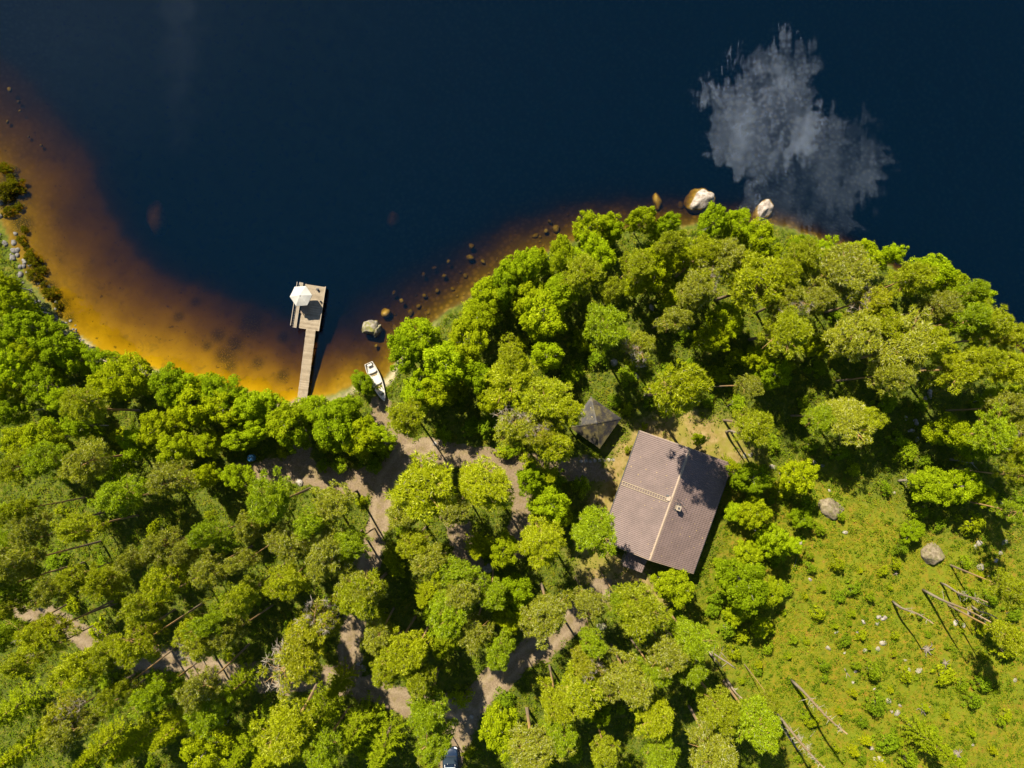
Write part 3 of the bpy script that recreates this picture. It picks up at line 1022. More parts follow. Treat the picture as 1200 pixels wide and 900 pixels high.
# ------------------------------------------------------------------ ground cover: grass, berries and ferns nobody could count
def cover():
    n = 150000
    Q = np.stack([RNG.uniform(-63, 63, n), RNG.uniform(-46, 24, n)], 1)
    d = shore_d(Q)
    pm, ym, mm = path_mask(Q), yard_mask(Q), meadow_mask(Q)
    clump = .5 + .5 * wob(Q[:, 0], Q[:, 1], 1.9, 7.) + .35 * wob(Q[:, 0], Q[:, 1], 5.1, 2.)
    dens = np.clip(.55 + .7 * clump, .1, 1) * (1 - pm) * (1 - .93 * ym)
    dens *= np.hypot(Q[:, 0] - HOUSE_C.x, Q[:, 1] - HOUSE_C.y) > 5.5
    big = .5 + .35 * wob(Q[:, 0], Q[:, 1], .55, 3.) + .3 * wob(Q[:, 0], Q[:, 1], 1.4, 8.)
    dens *= np.where(mm > .5, np.clip(1.45 - 2.6 * np.clip(big - .38, 0, 1), .06, 1), 1)
    keep = (d > .5) & (RNG.random(n) < dens)
    Q, mm, clump, big = Q[keep], mm[keep], clump[keep], big[keep]
    n = len(Q)
    z = height(Q)
    C = np.column_stack([Q, z + RNG.uniform(0.02, .22, n) * np.where(mm > .5, .6, 1.3)])
    up = np.tile([0, 0, 1.0], (n, 1))
    C = np.repeat(C, 4, 0) + RNG.normal(size=(4 * n, 3)) * np.array([.11, .11, .05])
    V, F = leaves(C, np.repeat(up, 4, 0), (.10, .24), .5, .5)
    # ferns and low leafy clumps standing a little above it
    nf = 26000
    Q2 = np.stack([RNG.uniform(-62, 62, nf), RNG.uniform(-46, 24, nf)], 1)
    c2 = .5 + .45 * wob(Q2[:, 0], Q2[:, 1], .8, 1.) + .4 * wob(Q2[:, 0], Q2[:, 1], 2.7, 6.)
    k2 = (shore_d(Q2) > .6) & (RNG.random(nf) < np.clip(c2 * 1.1 - .1, 0, 1) * (1 - path_mask(Q2)) * (1 - .95 * yard_mask(Q2)))
    k2 &= np.hypot(Q2[:, 0] - HOUSE_C.x, Q2[:, 1] - HOUSE_C.y) > 6.2
    Q2, c2 = Q2[k2], c2[k2]
    nf = len(Q2)
    m2 = meadow_mask(Q2)
    rr = RNG.uniform(.14, .42, nf) * np.where(m2 > .5, .6 + .75 * np.clip(c2, 0, 1.2), 1.25)
    kk = 16
    dd = unit(nf * kk)
    dd[:, 2] = np.abs(dd[:, 2])
    r3 = np.repeat(rr, kk)[:, None]
    C2 = np.repeat(np.column_stack([Q2, height(Q2) + .05]), kk, 0) + dd * r3 * RNG.uniform(.5, 1.1, nf * kk)[:, None] * np.array([1, 1, 1.6])
    V2, F2 = leaves(C2, norm(dd + np.array([0, 0, .6])), (.10, .22), .6, .4)
    me = np_mesh('undergrowth', np.concatenate([V, V2]), [np.concatenate([F, F2 + len(V)])], [M['cover']])
    pick = RNG.random(n)
    forest = np.array([(.045, .072, .004), (.075, .11, .005), (.11, .14, .006), (.15, .145, .010)])
    mead = np.array([(.055, .10, .004), (.09, .135, .005), (.135, .165, .006), (.18, .175, .008), (.21, .14, .018)])
    kf = np.clip((clump * 2.2 + pick * 2.4).astype(int), 0, 3)
    km = np.clip((pick * 3 + np.clip(big, 0, 1) * 3 - .3).astype(int), 0, 4)
    colr = np.where((mm > RNG.random(n))[:, None], mead[km], forest[kf]) * RNG.uniform(.8, 1.25, n)[:, None]
    colr = np.repeat(colr, 16, 0)
    p2 = RNG.random(nf)
    f2 = np.array([(.06, .095, .004), (.10, .145, .005), (.15, .185, .008)])[np.clip((p2 * 3).astype(int), 0, 2)]
    g2 = np.array([(.055, .095, .004), (.10, .145, .005), (.15, .185, .008), (.08, .13, .005)])[np.clip((p2 * 4).astype(int), 0, 3)]
    cl2 = np.where((m2 > .5)[:, None], g2, f2) * RNG.uniform(.8, 1.2, nf)[:, None]
    colr = np.concatenate([colr, np.repeat(cl2, kk * 4, 0)])
    at = me.attributes.new('tint', 'FLOAT_COLOR', 'POINT')
    at.data.foreach_set('color', np.column_stack([colr, np.ones(len(colr))]).astype(np.float32).ravel())
    return tag(link(bpy.data.objects.new('undergrowth', me)), kind='stuff')


cover()


# ------------------------------------------------------------------ rocks
def rock_mesh(name, mat, size, seed, rough=.22, sub=3, cuts=0):
    bm = bmesh.new()
    bmesh.ops.create_icosphere(bm, subdivisions=sub, radius=1.0)
    off = Vector((seed * 3.1, seed * 1.7, seed * .9))
    rnd = random.Random(seed)
    planes = [(Vector((rnd.uniform(-1, 1), rnd.uniform(-1, 1), rnd.uniform(-.3, 1))).normalized(), rnd.uniform(.62, .85)) for _ in range(cuts + 4)]
    for v in bm.verts:
        p = v.co.copy()
        for nrm, dd in planes:
            s = p.dot(nrm) - dd
            if s > 0:
                p -= nrm * s * .85
        k = 1 + rough * mnoise.noise(p * 1.6 + off) + rough * .4 * mnoise.noise(p * 4.5 + off)
        p *= k
        v.co = Vector((p.x * size[0], p.y * size[1], p.z * size[2]))
    me = bpy.data.meshes.new(name)
    bm.to_mesh(me)
    bm.free()
    me.materials.append(mat)
    me.polygons.foreach_set('use_smooth', np.ones(len(me.polygons), bool))
    return me


def put_rock(name, mat, u, v, size, rz, top, seed, label, group=None, rough=.22, cat='boulder', later=None, sub=3):
    """top: height of the crest above the ground (or, for lake rocks, an absolute height given as ('abs', z))"""
    if isinstance(top, tuple):
        x, y = gpx(u, v, max(top[1], 0))
        zc = top[1] - size[2] * .85
    else:
        x, y, z = on_ground(u, v, top * .5)
        zc = z + top - size[2] * .85
    o = link(bpy.data.objects.new(name, rock_mesh(name, mat, size, seed, rough, sub)))
    o.location = (x, y, zc)
    o.rotation_euler = (0, 0, rz)
    tag(o, label, cat, group)
    if later:
        describe_later(o, later[0], later[1], u, v)
    return o


R_ = math.radians
# the big cracked boulder in the bay: two halves of one rock split by a cleft
bo = empty('cracked_boulder', (*gpx(434, 384, .6), 0))
tag(bo, "big grey mossy boulder split by a crack, standing in the bay between pier and trees", 'boulder')
for sx, (dx, dy), sz, rz, sd in (('a', (-.18, .1), (1.18, 1.0, 1.25), .5, 11), ('b', (.72, -.42), (.42, .92, 1.0), -.55, 15)):
    h_ = link(bpy.data.objects.new('split_half', rock_mesh('split_half', M['mossrock'], sz, sd, .2, 4, 3)), bo)
    h_.location = (dx, dy, -.12 if sx == 'a' else -.2)
    h_.rotation_euler = (.1, -.05, rz)
put_rock('lake_boulder', M['wetrock'], 823, 233, (1.75, 1.6, 1.5), .3, ('abs', .62), 21, "broad boulder with white top and brown waterline skirt at the headland's shore", None, .2, sub=4)
put_rock('lake_boulder', M['wetrock'], 897, 246, (1.0, 1.75, 1.3), -.6, ('abs', .55), 22, "narrow boulder with long white top beside the cloud reflection", None, .16, sub=4)
put_rock('lake_boulder', M['wetrock'], 771, 234, (.62, 1.05, .9), .05, ('abs', -.06), 23, "upright oval ochre boulder just under the water beside the broad white-topped one", None, .15)
put_rock('lake_boulder', M['wetrock'], 451, 366, (.62, .6, .7), .3, ('abs', -.03), 24, "round yellow boulder just under water beside the cracked mossy one", None, .15)
put_rock('lake_boulder', M['wetrock'], 172, 250, (1.3, 2.2, 1.2), .1, ('abs', -1.45), 25, "deep sunken boulder, a faint red patch out in the bay left of the pier", None, .15)
put_rock('lake_boulder', M['wetrock'], 457, 252, (.85, 1.0, .8), .1, ('abs', -1.7), 26, "deep sunken boulder, a faint dull patch in the open lake above the cracked one", None, .15)
SUBM = """652 267 5 .12;640 270 3 .2;552 287 4 .3;551 301 4.5 .25;520 322 3 .3;566 306 3 .3;590 292 3 .4;545 322 3 .3;575 318 4 .3;600 300 3 .3;610 283 3 .4;628 275 4 .2;470 352 3 .2;480 366 4 .2;
 497 346 3 .3;512 340 3 .3;462 384 4 .15;478 378 3 .2;490 358 3 .3;502 366 3 .2;530 338 3 .3;540 334 3 .3;487 388 2.5 .2;472 400 2.5 .15;523 354 3 .2;455 392 3 .2;
 560 330 3 .25;583 302 2.5 .3;645 258 3 .5;660 277 3 .2;755 262 3 .2;735 255 3 .4;762 250 2.5 .3;800 238 5 .45;790 252 3 .3;875 250 4 .3;885 258 4 .2;672 268 3 .3;
 8 103 3 .3;16 116 2.4 .4;20 128 1.8 .4;44 168 2 .4;29 158 1.8 .3;5 141 2.2 .3;508 312 3 .5;460 342 3 .4;440 405 2.5 .2;525 305 2.5 .5;495 320 3 .5"""
for i, s in enumerate(SUBM.replace('\n', '').split(';')):
    u, v, r, dp = map(float, s.split())
    a = random.uniform(.75, 1.25)
    put_rock('sunken_stone', M['sunkrock'], u, v, (r * .1 * a, r * .1 / a, r * .085), random.uniform(0, 3), ('abs', -dp * random.uniform(.8, 2.2)), 100 + i, None, 'stones under the shallow water', .18, 'stone', ('rounded ochre', 'sunken stone'), 2)
sr_ = W([(452, 424), (475, 400), (512, 371), (562, 337), (612, 303), (660, 283), (700, 270), (760, 262)])
for i in range(70):
    t_ = random.random() * (len(sr_) - 1)
    k_ = int(t_)
    q = sr_[k_] + (sr_[k_ + 1] - sr_[k_]) * (t_ - k_)
    off = abs(random.gauss(0, 2.6)) + .2
    q = q + np.array([-.55, .83]) * off
    bed_ = -hz(*q)
    if bed_ < .15:
        continue
    r = random.uniform(.8, 2.6)
    put_rock('sunken_stone', M['sunkrock'], NU + q[0] * 10, NV - q[1] * 10, (r * .1, r * .085, r * .07), random.uniform(0, 3), ('abs', -max(bed_ - r * .07, .05)), 700 + i, None, 'stones under the shallow water', .18, 'stone', ('little ochre', 'sunken stone'), 2)
# boulders and stones on land
put_rock('boulder', M['rock'], 975, 597, (1.6, 1.15, .9), -.5, .75, 41, "flat brown-grey boulder in the clearing beside a leafy bush", None, .18, sub=4)
put_rock('boulder', M['rock'], 1094, 651, (1.35, 1.35, 1.0), .3, .9, 42, "pale rounded boulder with dark cleft in the clearing above the dead poles", None, .2, sub=4)
put_rock('boulder', M['stone'], 1030, 893, (.75, 1.0, .5), .5, .35, 43, "pale ragged rock at the clearing's bottom edge among saplings", None, .25)
STONES = """955 543 3;964 546 2.5;906 547 4;900 555 3;880 533 3;1048 578 2.5;972 575 2;991 624 3;937 637 3.5;950 679 2.5;1148 637 4;1143 641 2.5;1150 664 5;1168 657 3;1173 648 3;1178 636 4;1160 675 2;1136 718 3;
 1012 729 3;1036 725 4;1030 723 3;1028 731 3;1005 741 2;980 741 2.5;971 760 3;1029 761 3;1035 754 4;1077 786 4;1014 762 3;1065 785 3;1003 787 2;969 782 2;1042 822 4;1052 836 4;1045 834 2.5;1055 827 2;1022 877 3;
 1140 873 2;1025 808 2;1061 774 2;1120 730 4;1190 797 3;1130 733 3;955 850 2;990 765 2;1000 800 2;873 534 3;1100 616 2.5;1082 595 3;1175 590 3;
 351 566 5;491 656 4;571 666 6;426 783 4;420 778 3;553 840 3;424 773 2.5;28 875 4;40 880 3;120 826 3;50 700 3;228 764 3;60 862 3;
 705 735 6;697 741 4;702 745 4;480 550 2;510 520 3;
 745 440 4;720 425 5;806 386 4;770 375 3;764 360 4;735 430 4;1075 445 3;1090 460 4;1085 467 3;1062 490 3;1074 495 4;1068 505 4;1075 515 3;1090 465 3"""
for i, s in enumerate(STONES.replace('\n', '').split(';')):
    u, v, r = map(float, s.split())
    a = random.uniform(.75, 1.3)
    shore_ = u < 100 and v < 400
    put_rock('stone', M['stone'], u, v, (r * .1 * a, r * .1 / a, r * .07), random.uniform(0, 3), r * .05, 200 + i, None,
             'shore stones' if shore_ else 'pale stones on the forest floor and clearing', .3, 'stone', ('pale grey' if shore_ else 'small pale', 'stone'), 2)
sl_ = W([(-4, 236), (12, 292), (30, 324), (55, 360), (72, 380), (96, 400)])
for i in range(80):
    t_ = random.random() * (len(sl_) - 1)
    k_ = int(t_)
    q = sl_[k_] + (sl_[k_ + 1] - sl_[k_]) * (t_ - k_)
    off = random.gauss(.1, .75)
    u, v = NU + (q[0] - off * .8) * 10, NV - (q[1] - off * .55) * 10
    r = random.uniform(1.2, 3.6) * (1.25 if v < 330 else .8)
    put_rock('stone', M['stone'], u, v, (r * .1, r * .085, r * .075), random.uniform(0, 3), r * .055, 500 + i, None, 'grey stones along the rocky shore', .3, 'stone', (random.choice(('mid grey', 'dark grey', 'pale grey')), 'shore stone'), 2).data.materials[0] = M['shorestone']
# stepping stones between hut and cabin
for i in range(8):
    u = 681 + i * 5.4
    put_rock('stepping_stone', M['stone'], u, 540.5 - i * .25, (.24, .23, .08), i, .07, 400 + i, "round grey stepping stone in the short row between hut and cabin", 'stepping stones between hut and cabin', .1, 'stepping stone', None, 2)


# ------------------------------------------------------------------ dead trunks, logs, stumps
def dead_trunk(u, v, h, r, label, twigs=8, lean=(0, 0), crown_twigs=0, name='dead_pine_trunk', mat='dead_bark', group=None):
    x, y, z = on_ground(u, v)
    o = empty(name, (x, y, z))
    tag(o, label, 'dead tree', group)
    tr = MB()
    n = 7
    top = Vector((lean[0], lean[1], h))
    pts = [Vector((0, 0, -.2)).lerp(top, k / n) + Vector((math.sin(k * .9 + u) * .13, math.cos(k * 1.1 + v) * .13, 0)) for k in range(n + 1)]
    tr.tube(pts, [r * (1 - .62 * k / n) for k in range(n + 1)], 7)
    tr.build('trunk', M[mat], o, True)
    rnd = random.Random(int(u * 7 + v))
    for k in range(twigs):
        t = rnd.uniform(.35, .98)
        p = pts[0].lerp(top, t)
        a = rnd.uniform(0, 6.28)
        L_ = rnd.uniform(.5, 1.5) * (1.25 - t)
        br = MB()
        e = p + Vector((math.cos(a) * L_, math.sin(a) * L_, rnd.uniform(-.2, .3) * L_))
        br.tube([p, (p + e) / 2 + Vector((0, 0, .06)), e], [.03, .02, .007], 4)
        for _ in range(2):
            q = p.lerp(e, rnd.uniform(.4, .8))
            br.tube([q, q + Vector((rnd.uniform(-.4, .4), rnd.uniform(-.4, .4), rnd.uniform(0, .3)))], [.014, .005], 3)
        br.build('branch', M['twig'], o)
    return o


G4 = 'bare grey poles in the clearing'
dead_trunk(1045, 705, 8.5, .16, "first bare grey pole of the clearing, standing alone to the lower left of the others", 5, group=G4)
dead_trunk(1081, 692, 12.6, .17, "longest bare pole in the clearing, forked with thin side branches at its tip", 8, group=G4)
dead_trunk(1101, 684, 8.8, .13, "thin bare pole in the clearing, topmost of the four together", 9, group=G4)
dead_trunk(1121, 694, 6.0, .12, "short bare pole in the clearing between the topmost and the shortest ones", 3, group=G4)
dead_trunk(1138, 711, 5.0, .13, "shortest bare grey pole in the clearing, nearest the pine to the right", 2, group=G4)
dead_trunk(925, 795, 15.0, .19, "tall bare dead pine at the clearing's lower left edge with sparse twigs", 26)
dead_trunk(907, 833, 15.0, .19, "dead pine with many tangled grey twigs at the bottom edge", 50)
dead_trunk(827, 759, 6.5, .14, "bare brown trunk at the clearing's forest edge below the cabin", 4)
dead_trunk(850, 795, 6.0, .17, "stout bare trunk among pines below the cabin, second from the clearing edge", 4)
dead_trunk(850, 505, 5.2, .17, "short bare trunk standing in the yard near the cabin's upper right corner", 3)
dead_trunk(1054, 563, 4.4, .17, "broken white trunk standing in the upper clearing", 2)
dead_trunk(1175, 591, 3.0, .11, "thin white dead pole near the right edge above the clearing", 2)
dead_trunk(769, 722, 9.0, .15, "bare pale trunk standing between two pines just below the cabin", 4)
dead_trunk(1110, 504, 3.5, .10, "thin dead stem in the wood near the right edge", 2)


def log(u0, v0, u1, v1, r, label, branches=3, group=None):
    x0, y0, z0 = on_ground(u0, v0)
    x1, y1, z1 = on_ground(u1, v1)
    o = empty('fallen_log', (x0, y0, z0 + r * .8))
    tag(o, label, 'log', group)
    e = Vector((x1 - x0, y1 - y0, z1 - z0))
    m = MB()
    n = 6
    pts = [e * (k / n) + Vector((math.sin(k + u0) * .04, math.cos(k * 1.4 + v0) * .04, 0)) for k in range(n + 1)]
    m.tube(pts, [r * (1 - .5 * k / n) for k in range(n + 1)], 8)
    m.build('stem', M['log'], o, True)
    rnd = random.Random(int(u0 + v0))
    for _ in range(branches):
        p = e * rnd.uniform(.35, .95)
        b = MB()
        q = p + Vector((rnd.uniform(-.9, .9), rnd.uniform(-.9, .9), rnd.uniform(.1, .6)))
        b.tube([p, q], [.035, .008], 4)
        b.build('branch', M['twig'], o)


log(754, 464, 792, 473, .24, "thick grey fallen log with snapped branches above the cabin", 6)
log(1112, 538, 1140, 543, .14, "fallen grey log in the right-hand wood beside stones", 2)
log(828, 760, 862, 783, .13, "thin brown log lying at the clearing's forest edge below the cabin", 1)
log(989, 783, 996, 794, .07, "short pale branch lying in the clearing's middle", 1)
log(948, 865, 956, 855, .05, "thin pale branch lying beside the dead pines at the bottom", 1)
log(905, 838, 940, 885, .13, "grey log lying by the tangled dead pine at the bottom edge", 6)
log(930, 665, 937, 640, .05, "thin bare branch lying below the flat brown-grey boulder", 1)
log(842, 770, 848, 757, .06, "short tan branch at the clearing's forest edge", 1)


def stump(u, v, s, label):
    x, y, z = on_ground(u, v)
    o = empty('root_stump', (x, y, z))
    tag(o, label, 'stump')
    MB().lathe([(s * .5, -.1), (s * .42, .12), (s * .34, .35), (s * .3, .42), (s * .12, .40)], 11).build('stem', M['log'], o, True)
    rnd = random.Random(int(u))
    for k in range(11):
        a = k * .571 + rnd.uniform(-.2, .2)
        L_ = s * rnd.uniform(.55, 1.35)
        m = MB()
        m.tube([(math.cos(a) * s * .3, math.sin(a) * s * .3, .3), (math.cos(a) * L_ * .7, math.sin(a) * L_ * .7, .45 * rnd.uniform(.3, 1.2)),
                (math.cos(a + .2) * L_, math.sin(a + .2) * L_, rnd.uniform(.0, .5))], [.09 * s, .06 * s, .015], 5)
        m.build('root', M['log'], o, True)


stump(1085, 760, .75, "grey upturned root stump in the clearing beside the lone pole's shadow tip")
stump(860, 472, .8, "torn grey stump in the wood above the cabin's yard")
stump(1106, 776, .5, "small dry grey root stump below the bigger one")
stump(1120, 882, .75, "pale splintered root stump near the bottom right of the clearing")
stump(1048, 671, .35, "small cut stump in the clearing with a stick beside it")
stump(1081, 831, .7, "weathered flat stump in the lower clearing beside pale stones")


# ------------------------------------------------------------------ cabin
def ring_faces(a, b):
    return [(a[i], a[(i + 1) % len(a)], b[(i + 1) % len(b)], b[i]) for i in range(len(a))]


def tile_slope(name, mat, parent, w, l, th=.03, pitch=.2, step=.35, rot=None, loc=(0, 0, 0)):
    """profiled metal tile sheet: w along the eave (x), l up the slope (y), waves in x, steps in y"""
    nx = int(w / pitch) * 4
    ny = int(l / step)
    V, F = [], []
    prof = [0, .022, .04, .022]
    rows = []
    for j in range(ny):
        y0, y1 = l * j / ny, l * (j + 1) / ny
        rows += [(y0, .055), (y1 - .002, .0)]
    for y, dz in rows:
        for i in range(nx + 1):
            V.append((w * i / nx, y, prof[i % 4] + dz))
    n1 = nx + 1
    for j in range(len(rows) - 1):
        for i in range(nx):
            F.append((j * n1 + i, j * n1 + i + 1, (j + 1) * n1 + i + 1, (j + 1) * n1 + i))
    b = len(V)
    V += [(0, 0, -th), (w, 0, -th), (w, l, -th), (0, l, -th)]
    F.append((b + 3, b + 2, b + 1, b))
    top = (len(rows) - 1) * n1
    F.append(tuple([b, b + 1] + list(range(nx, -1, -1))))
    F.append(tuple([b + 2, b + 3] + list(range(top, top + nx + 1))))
    F.append(tuple([b + 1, b + 2] + [j * n1 + nx for j in range(len(rows) - 1, -1, -1)]))
    F.append(tuple([b + 3, b] + [j * n1 for j in range(len(rows))]))
    me = bpy.data.meshes.new(name)
    me.from_pydata(V, [], F)
    me.materials.append(mat)
    o = link(bpy.data.objects.new(name, me), parent)
    o.rotation_euler = rot or (0, 0, 0)
    o.location = loc
    return o


EZ = 4.15                                   # eave height above datum
hx, hy = gpx(781, 588.3, EZ)
gz = hz(hx, hy)
cab = empty('cabin', (hx, hy, gz), R_(-19.7))
tag(cab, "lakeside cabin with brown tiled gable roof, chimney and roof ladder", 'cabin')
eave = EZ - gz
CW, CL, RISE = 10.95, 12.95, 1.95          # across the ridge, along the ridge, ridge above eave
wl, ww = CL - 1.2, CW - 1.3
walls = MB()
hw = ww / 2
k = RISE / (CW / 2)
ev = eave + .65 * k - .12
gab = eave + RISE - .16
sec = [(-hw, 0 - .3), (hw, -.3), (hw, ev), (0, gab), (-hw, ev)]
vs = [(x, -wl / 2, z) for x, z in sec] + [(x, wl / 2, z) for x, z in sec]
walls.add(vs, [(0, 1, 2, 3, 4), (9, 8, 7, 6, 5)] + [(i, i + 5, (i + 1) % 5 + 5, (i + 1) % 5) for i in range(5)])
walls.build('wall', M['wall'], cab)
sl = math.hypot(CW / 2, RISE)
ang = math.atan2(RISE, CW / 2)
# slopes: local x along the ridge, y up the slope
tile_slope('roof_slope', M['roof'], cab, CL, sl, rot=(ang, 0, -math.pi / 2), loc=(-CW / 2, CL / 2, eave))
tile_slope('roof_slope', M['roof'], cab, CL, sl, rot=(ang, 0, math.pi / 2), loc=(CW / 2, -CL / 2, eave))
rz_ = eave + RISE
rc = MB()
rc.add([(-.16, -CL / 2 - .02, rz_ - .02), (0, -CL / 2 - .02, rz_ + .085), (.16, -CL / 2 - .02, rz_ - .02), (-.16, CL / 2 + .02, rz_ - .02), (0, CL / 2 + .02, rz_ + .085), (.16, CL / 2 + .02, rz_ - .02),
        (0, -CL / 2 - .02, rz_ - .03), (0, CL / 2 + .02, rz_ - .03)], [(0, 1, 4, 3), (1, 2, 5, 4), (2, 6, 7, 5), (6, 0, 3, 7), (0, 6, 1), (1, 6, 2), (3, 4, 7), (4, 5, 7)])
rc.build('ridge_cap', M['trim'], cab)
for sy in (-1, 1):
    for sx in (-1, 1):
        MB().bar((sx * (CW / 2 + .03), sy * (CL / 2 + .035), eave - .05), (sx * .02, sy * (CL / 2 + .035), eave + RISE - .03), .05, .2).build('verge_board', M['trim'], cab)
for sx in (-1, 1):
    g = MB()
    for j in range(6):
        pass
    g.tube([(sx * (CW / 2 + .07), -CL / 2, eave - .06), (sx * (CW / 2 + .07), CL / 2, eave - .06)], .06, 8)
    g.build('gutter', M['soot'], cab)


def on_slope(side, along, t, up=0.0):
    """side -1 west +1 east; along ridge metres; t 0 ridge .. 1 eave"""
    n = Vector((side * RISE, 0, CW / 2)).normalized()
    return Vector((side * CW / 2 * t, along, eave + RISE - RISE * t)) + n * up


lad = empty('roof_ladder', (0, 0, 0))
lad.parent = cab
al = .35
for da in (-.2, .2):
    MB().bar(on_slope(-1, al + da, .06, .14), on_slope(-1, al + da, .985, .14), .055).build('rail', M['ladder'], lad)
rg = MB()
for i in range(19):
    t = .07 + i * .05
    rg.bar(on_slope(-1, al - .2, t, .145), on_slope(-1, al + .2, t, .145), .045)
rg.build('rung', M['ladder'], lad)
cp = on_slope(1, -.05, .16)
ch = MB()
ch.box((cp.x, cp.y, eave + RISE + .05), (.40, .46, 1.3))
cho = ch.build('chimney', M['chimney'], cab, bevel=.02)
MB().box((cp.x, cp.y, eave + RISE + .73), (.48, .54, .06)).build('chimney_cap', M['chimney'], cho)
MB().box((cp.x, cp.y, eave + RISE + .79), (.2, .24, .06)).build('flue', M['soot'], cho)
MB().box(on_slope(1, -.05, .16, .03), (.85, .95, .06), axes=Matrix.Rotation(ang, 3, 'Y')).build('flashing', M['soot'], cho)
MB().tube([on_slope(1, .75, .10, 0), on_slope(1, .78, .10, .9), on_slope(1, .70, .12, 1.25), on_slope(1, .45, .15, 1.35)], .03, 6).build('vent_hook', M['soot'], cab)
hb = empty('roof_hatch', (0, 0, 0))
hb.parent = cab
MB().box(on_slope(-1, .55, .055, .12), (.45, .5, .22), axes=Matrix.Rotation(-ang, 3, 'Y')).build('hatch_box', M['trim'], hb)
MB().box(on_slope(-1, .8, .09, .16), (.3, .2, .3), axes=Matrix.Rotation(-ang, 3, 'Y')).build('vent_pipe', M['soot'], hb)
# porch roof over the door at the lower gable
po = empty('porch', (0, 0, 0))
po.parent = cab
px, pz = -.9, eave - .55
pr = tile_slope('porch_roof', M['roof'], po, 2.35, 2.3, rot=(R_(12), 0, 0), loc=(px - 1.17, -CL / 2 - 2.0, pz - .3))
for dx in (-1.0, 1.0):
    MB().box((px + dx, -CL / 2 - 1.85, (pz - .3) / 2 - .05), (.11, .11, pz - .3)).build('post', M['white'], po)
MB().box((px, -CL / 2 - .7, .12), (2.3, 2.4, .24)).build('step', M['grey_wood'], po)
dr = MB().box((px, -wl / 2 - .03, 1.05), (.95, .07, 2.05)).build('door', M['grey_wood'], cab)
MB().box((px + .36, -wl / 2 - .09, 1.0), (.05, .06, .16)).build('handle', M['soot'], dr)
for (x, y, rz, w) in ((hw + .03, 2.8, 90, 1.5), (hw + .03, -2.6, 90, 1.5), (-hw - .03, 2.6, 90, 1.3), (-hw - .03, -3, 90, 1.3), (1.6, wl / 2 + .03, 0, 2.0), (-2.2, wl / 2 + .03, 0, 1.4), (2.4, -wl / 2 - .03, 0, 1.4)):
    f = MB()
    for dz in (-.6, .6):
        f.box((x, y, 1.65 + dz), (w, .09, .09), R_(rz))
    for dx in (-w / 2, 0, w / 2):
        q = Vector((dx, 0, 0))
        q.rotate(Matrix.Rotation(R_(rz), 3, 'Z'))
        f.box((x + q.x, y + q.y, 1.65), (.09, .086, 1.112), R_(rz))
    wo = f.build('window', M['white'], cab)
    MB().box((x, y, 1.65), (w - .1, .03, 1.1), R_(rz)).build('pane', M['glass'], wo)

# ------------------------------------------------------------------ hut with a pyramid roof
ux, uy = gpx(697.3, 495.3, 3.0)
ug = hz(ux, uy)
hut = empty('garden_hut', (ux, uy, ug), R_(-35.5))
tag(hut, "small square hut with dark mossy pyramid roof beside the cabin", 'hut')
a = 2.1
e = 1.9
MB().box((0, 0, e / 2), (3.5, 3.5, e + .2)).build('wall', M['wall'], hut)
for kx in range(4):
    q = Matrix.Rotation(kx * math.pi / 2, 3, 'Z')
    s = MB()
    st = 7
    rowv = []
    for j in range(st + 1):
        t = j / st
        for lift in ((0.03, .0) if 0 < j < st else ((.03,) if j == 0 else (.0,))):
            rowv.append((a * (1 - t), e + 1.25 * t + lift))
    vs, fs = [], []
    for w_, z_ in rowv:
        vs += [q @ Vector((-w_, -w_, z_)), q @ Vector((w_, -w_, z_))]
    for j in range(len(rowv) - 1):
        fs.append((2 * j, 2 * j + 1, 2 * j + 3, 2 * j + 2))
    b = len(vs)
    vs += [q @ Vector((-a, -a, e - .06)), q @ Vector((a, -a, e - .06))]
    fs.append((b, b + 1, 1, 0))
    s.add(vs, fs)
    s.build('roof_slope', M['hut_roof'], hut)
for kx in range(4):
    q = Matrix.Rotation(kx * math.pi / 2, 3, 'Z')
    MB().bar(q @ Vector((-a, -a, e + .03)), Vector((0, 0, e + 1.3)), .13, .05).build('hip_cap', M['hut_roof'], hut)
MB().lathe([(.13, 0), (.11, .1), (.04, .16)], 8, (0, 0, e + 1.22)).build('smoke_cap', M['soot'], hut)
MB().box((.0, -1.78, .9), (.8, .06, 1.75)).build('door', M['grey_wood'], hut)

# ------------------------------------------------------------------ pier
DZ = .55
pier = empty('pier', (*gpx(366, 360, DZ), 0), 0)
tag(pier, "weathered wooden pier with narrow walkway and broad end platform", 'pier')


def deck(name, c0, c1, w, parent, z=DZ, board=.14, gap=.012, mat='deck'):
    """boards laid across the run from c0 to c1 (pixels)"""
    A = Vector((*gpx(*c0, z), 0)) - pier.location
    B = Vector((*gpx(*c1, z), 0)) - pier.location
    L_ = (B - A).length
    rz = math.atan2((B - A).y, (B - A).x) - math.pi / 2
    m = MB()
    n = int(L_ / board)
    rnd = random.Random(5)
    for i in range(n):
        j = rnd.uniform(-.015, .015)
        m.box((j, (i + .5) * board, z - .02 + rnd.uniform(-.004, .004)), (w, board - gap, .04))
    o = m.build(name, M[mat], parent)
    o.location = A
    o.rotation_euler = (0, 0, rz)
    return A, B, rz, L_, o


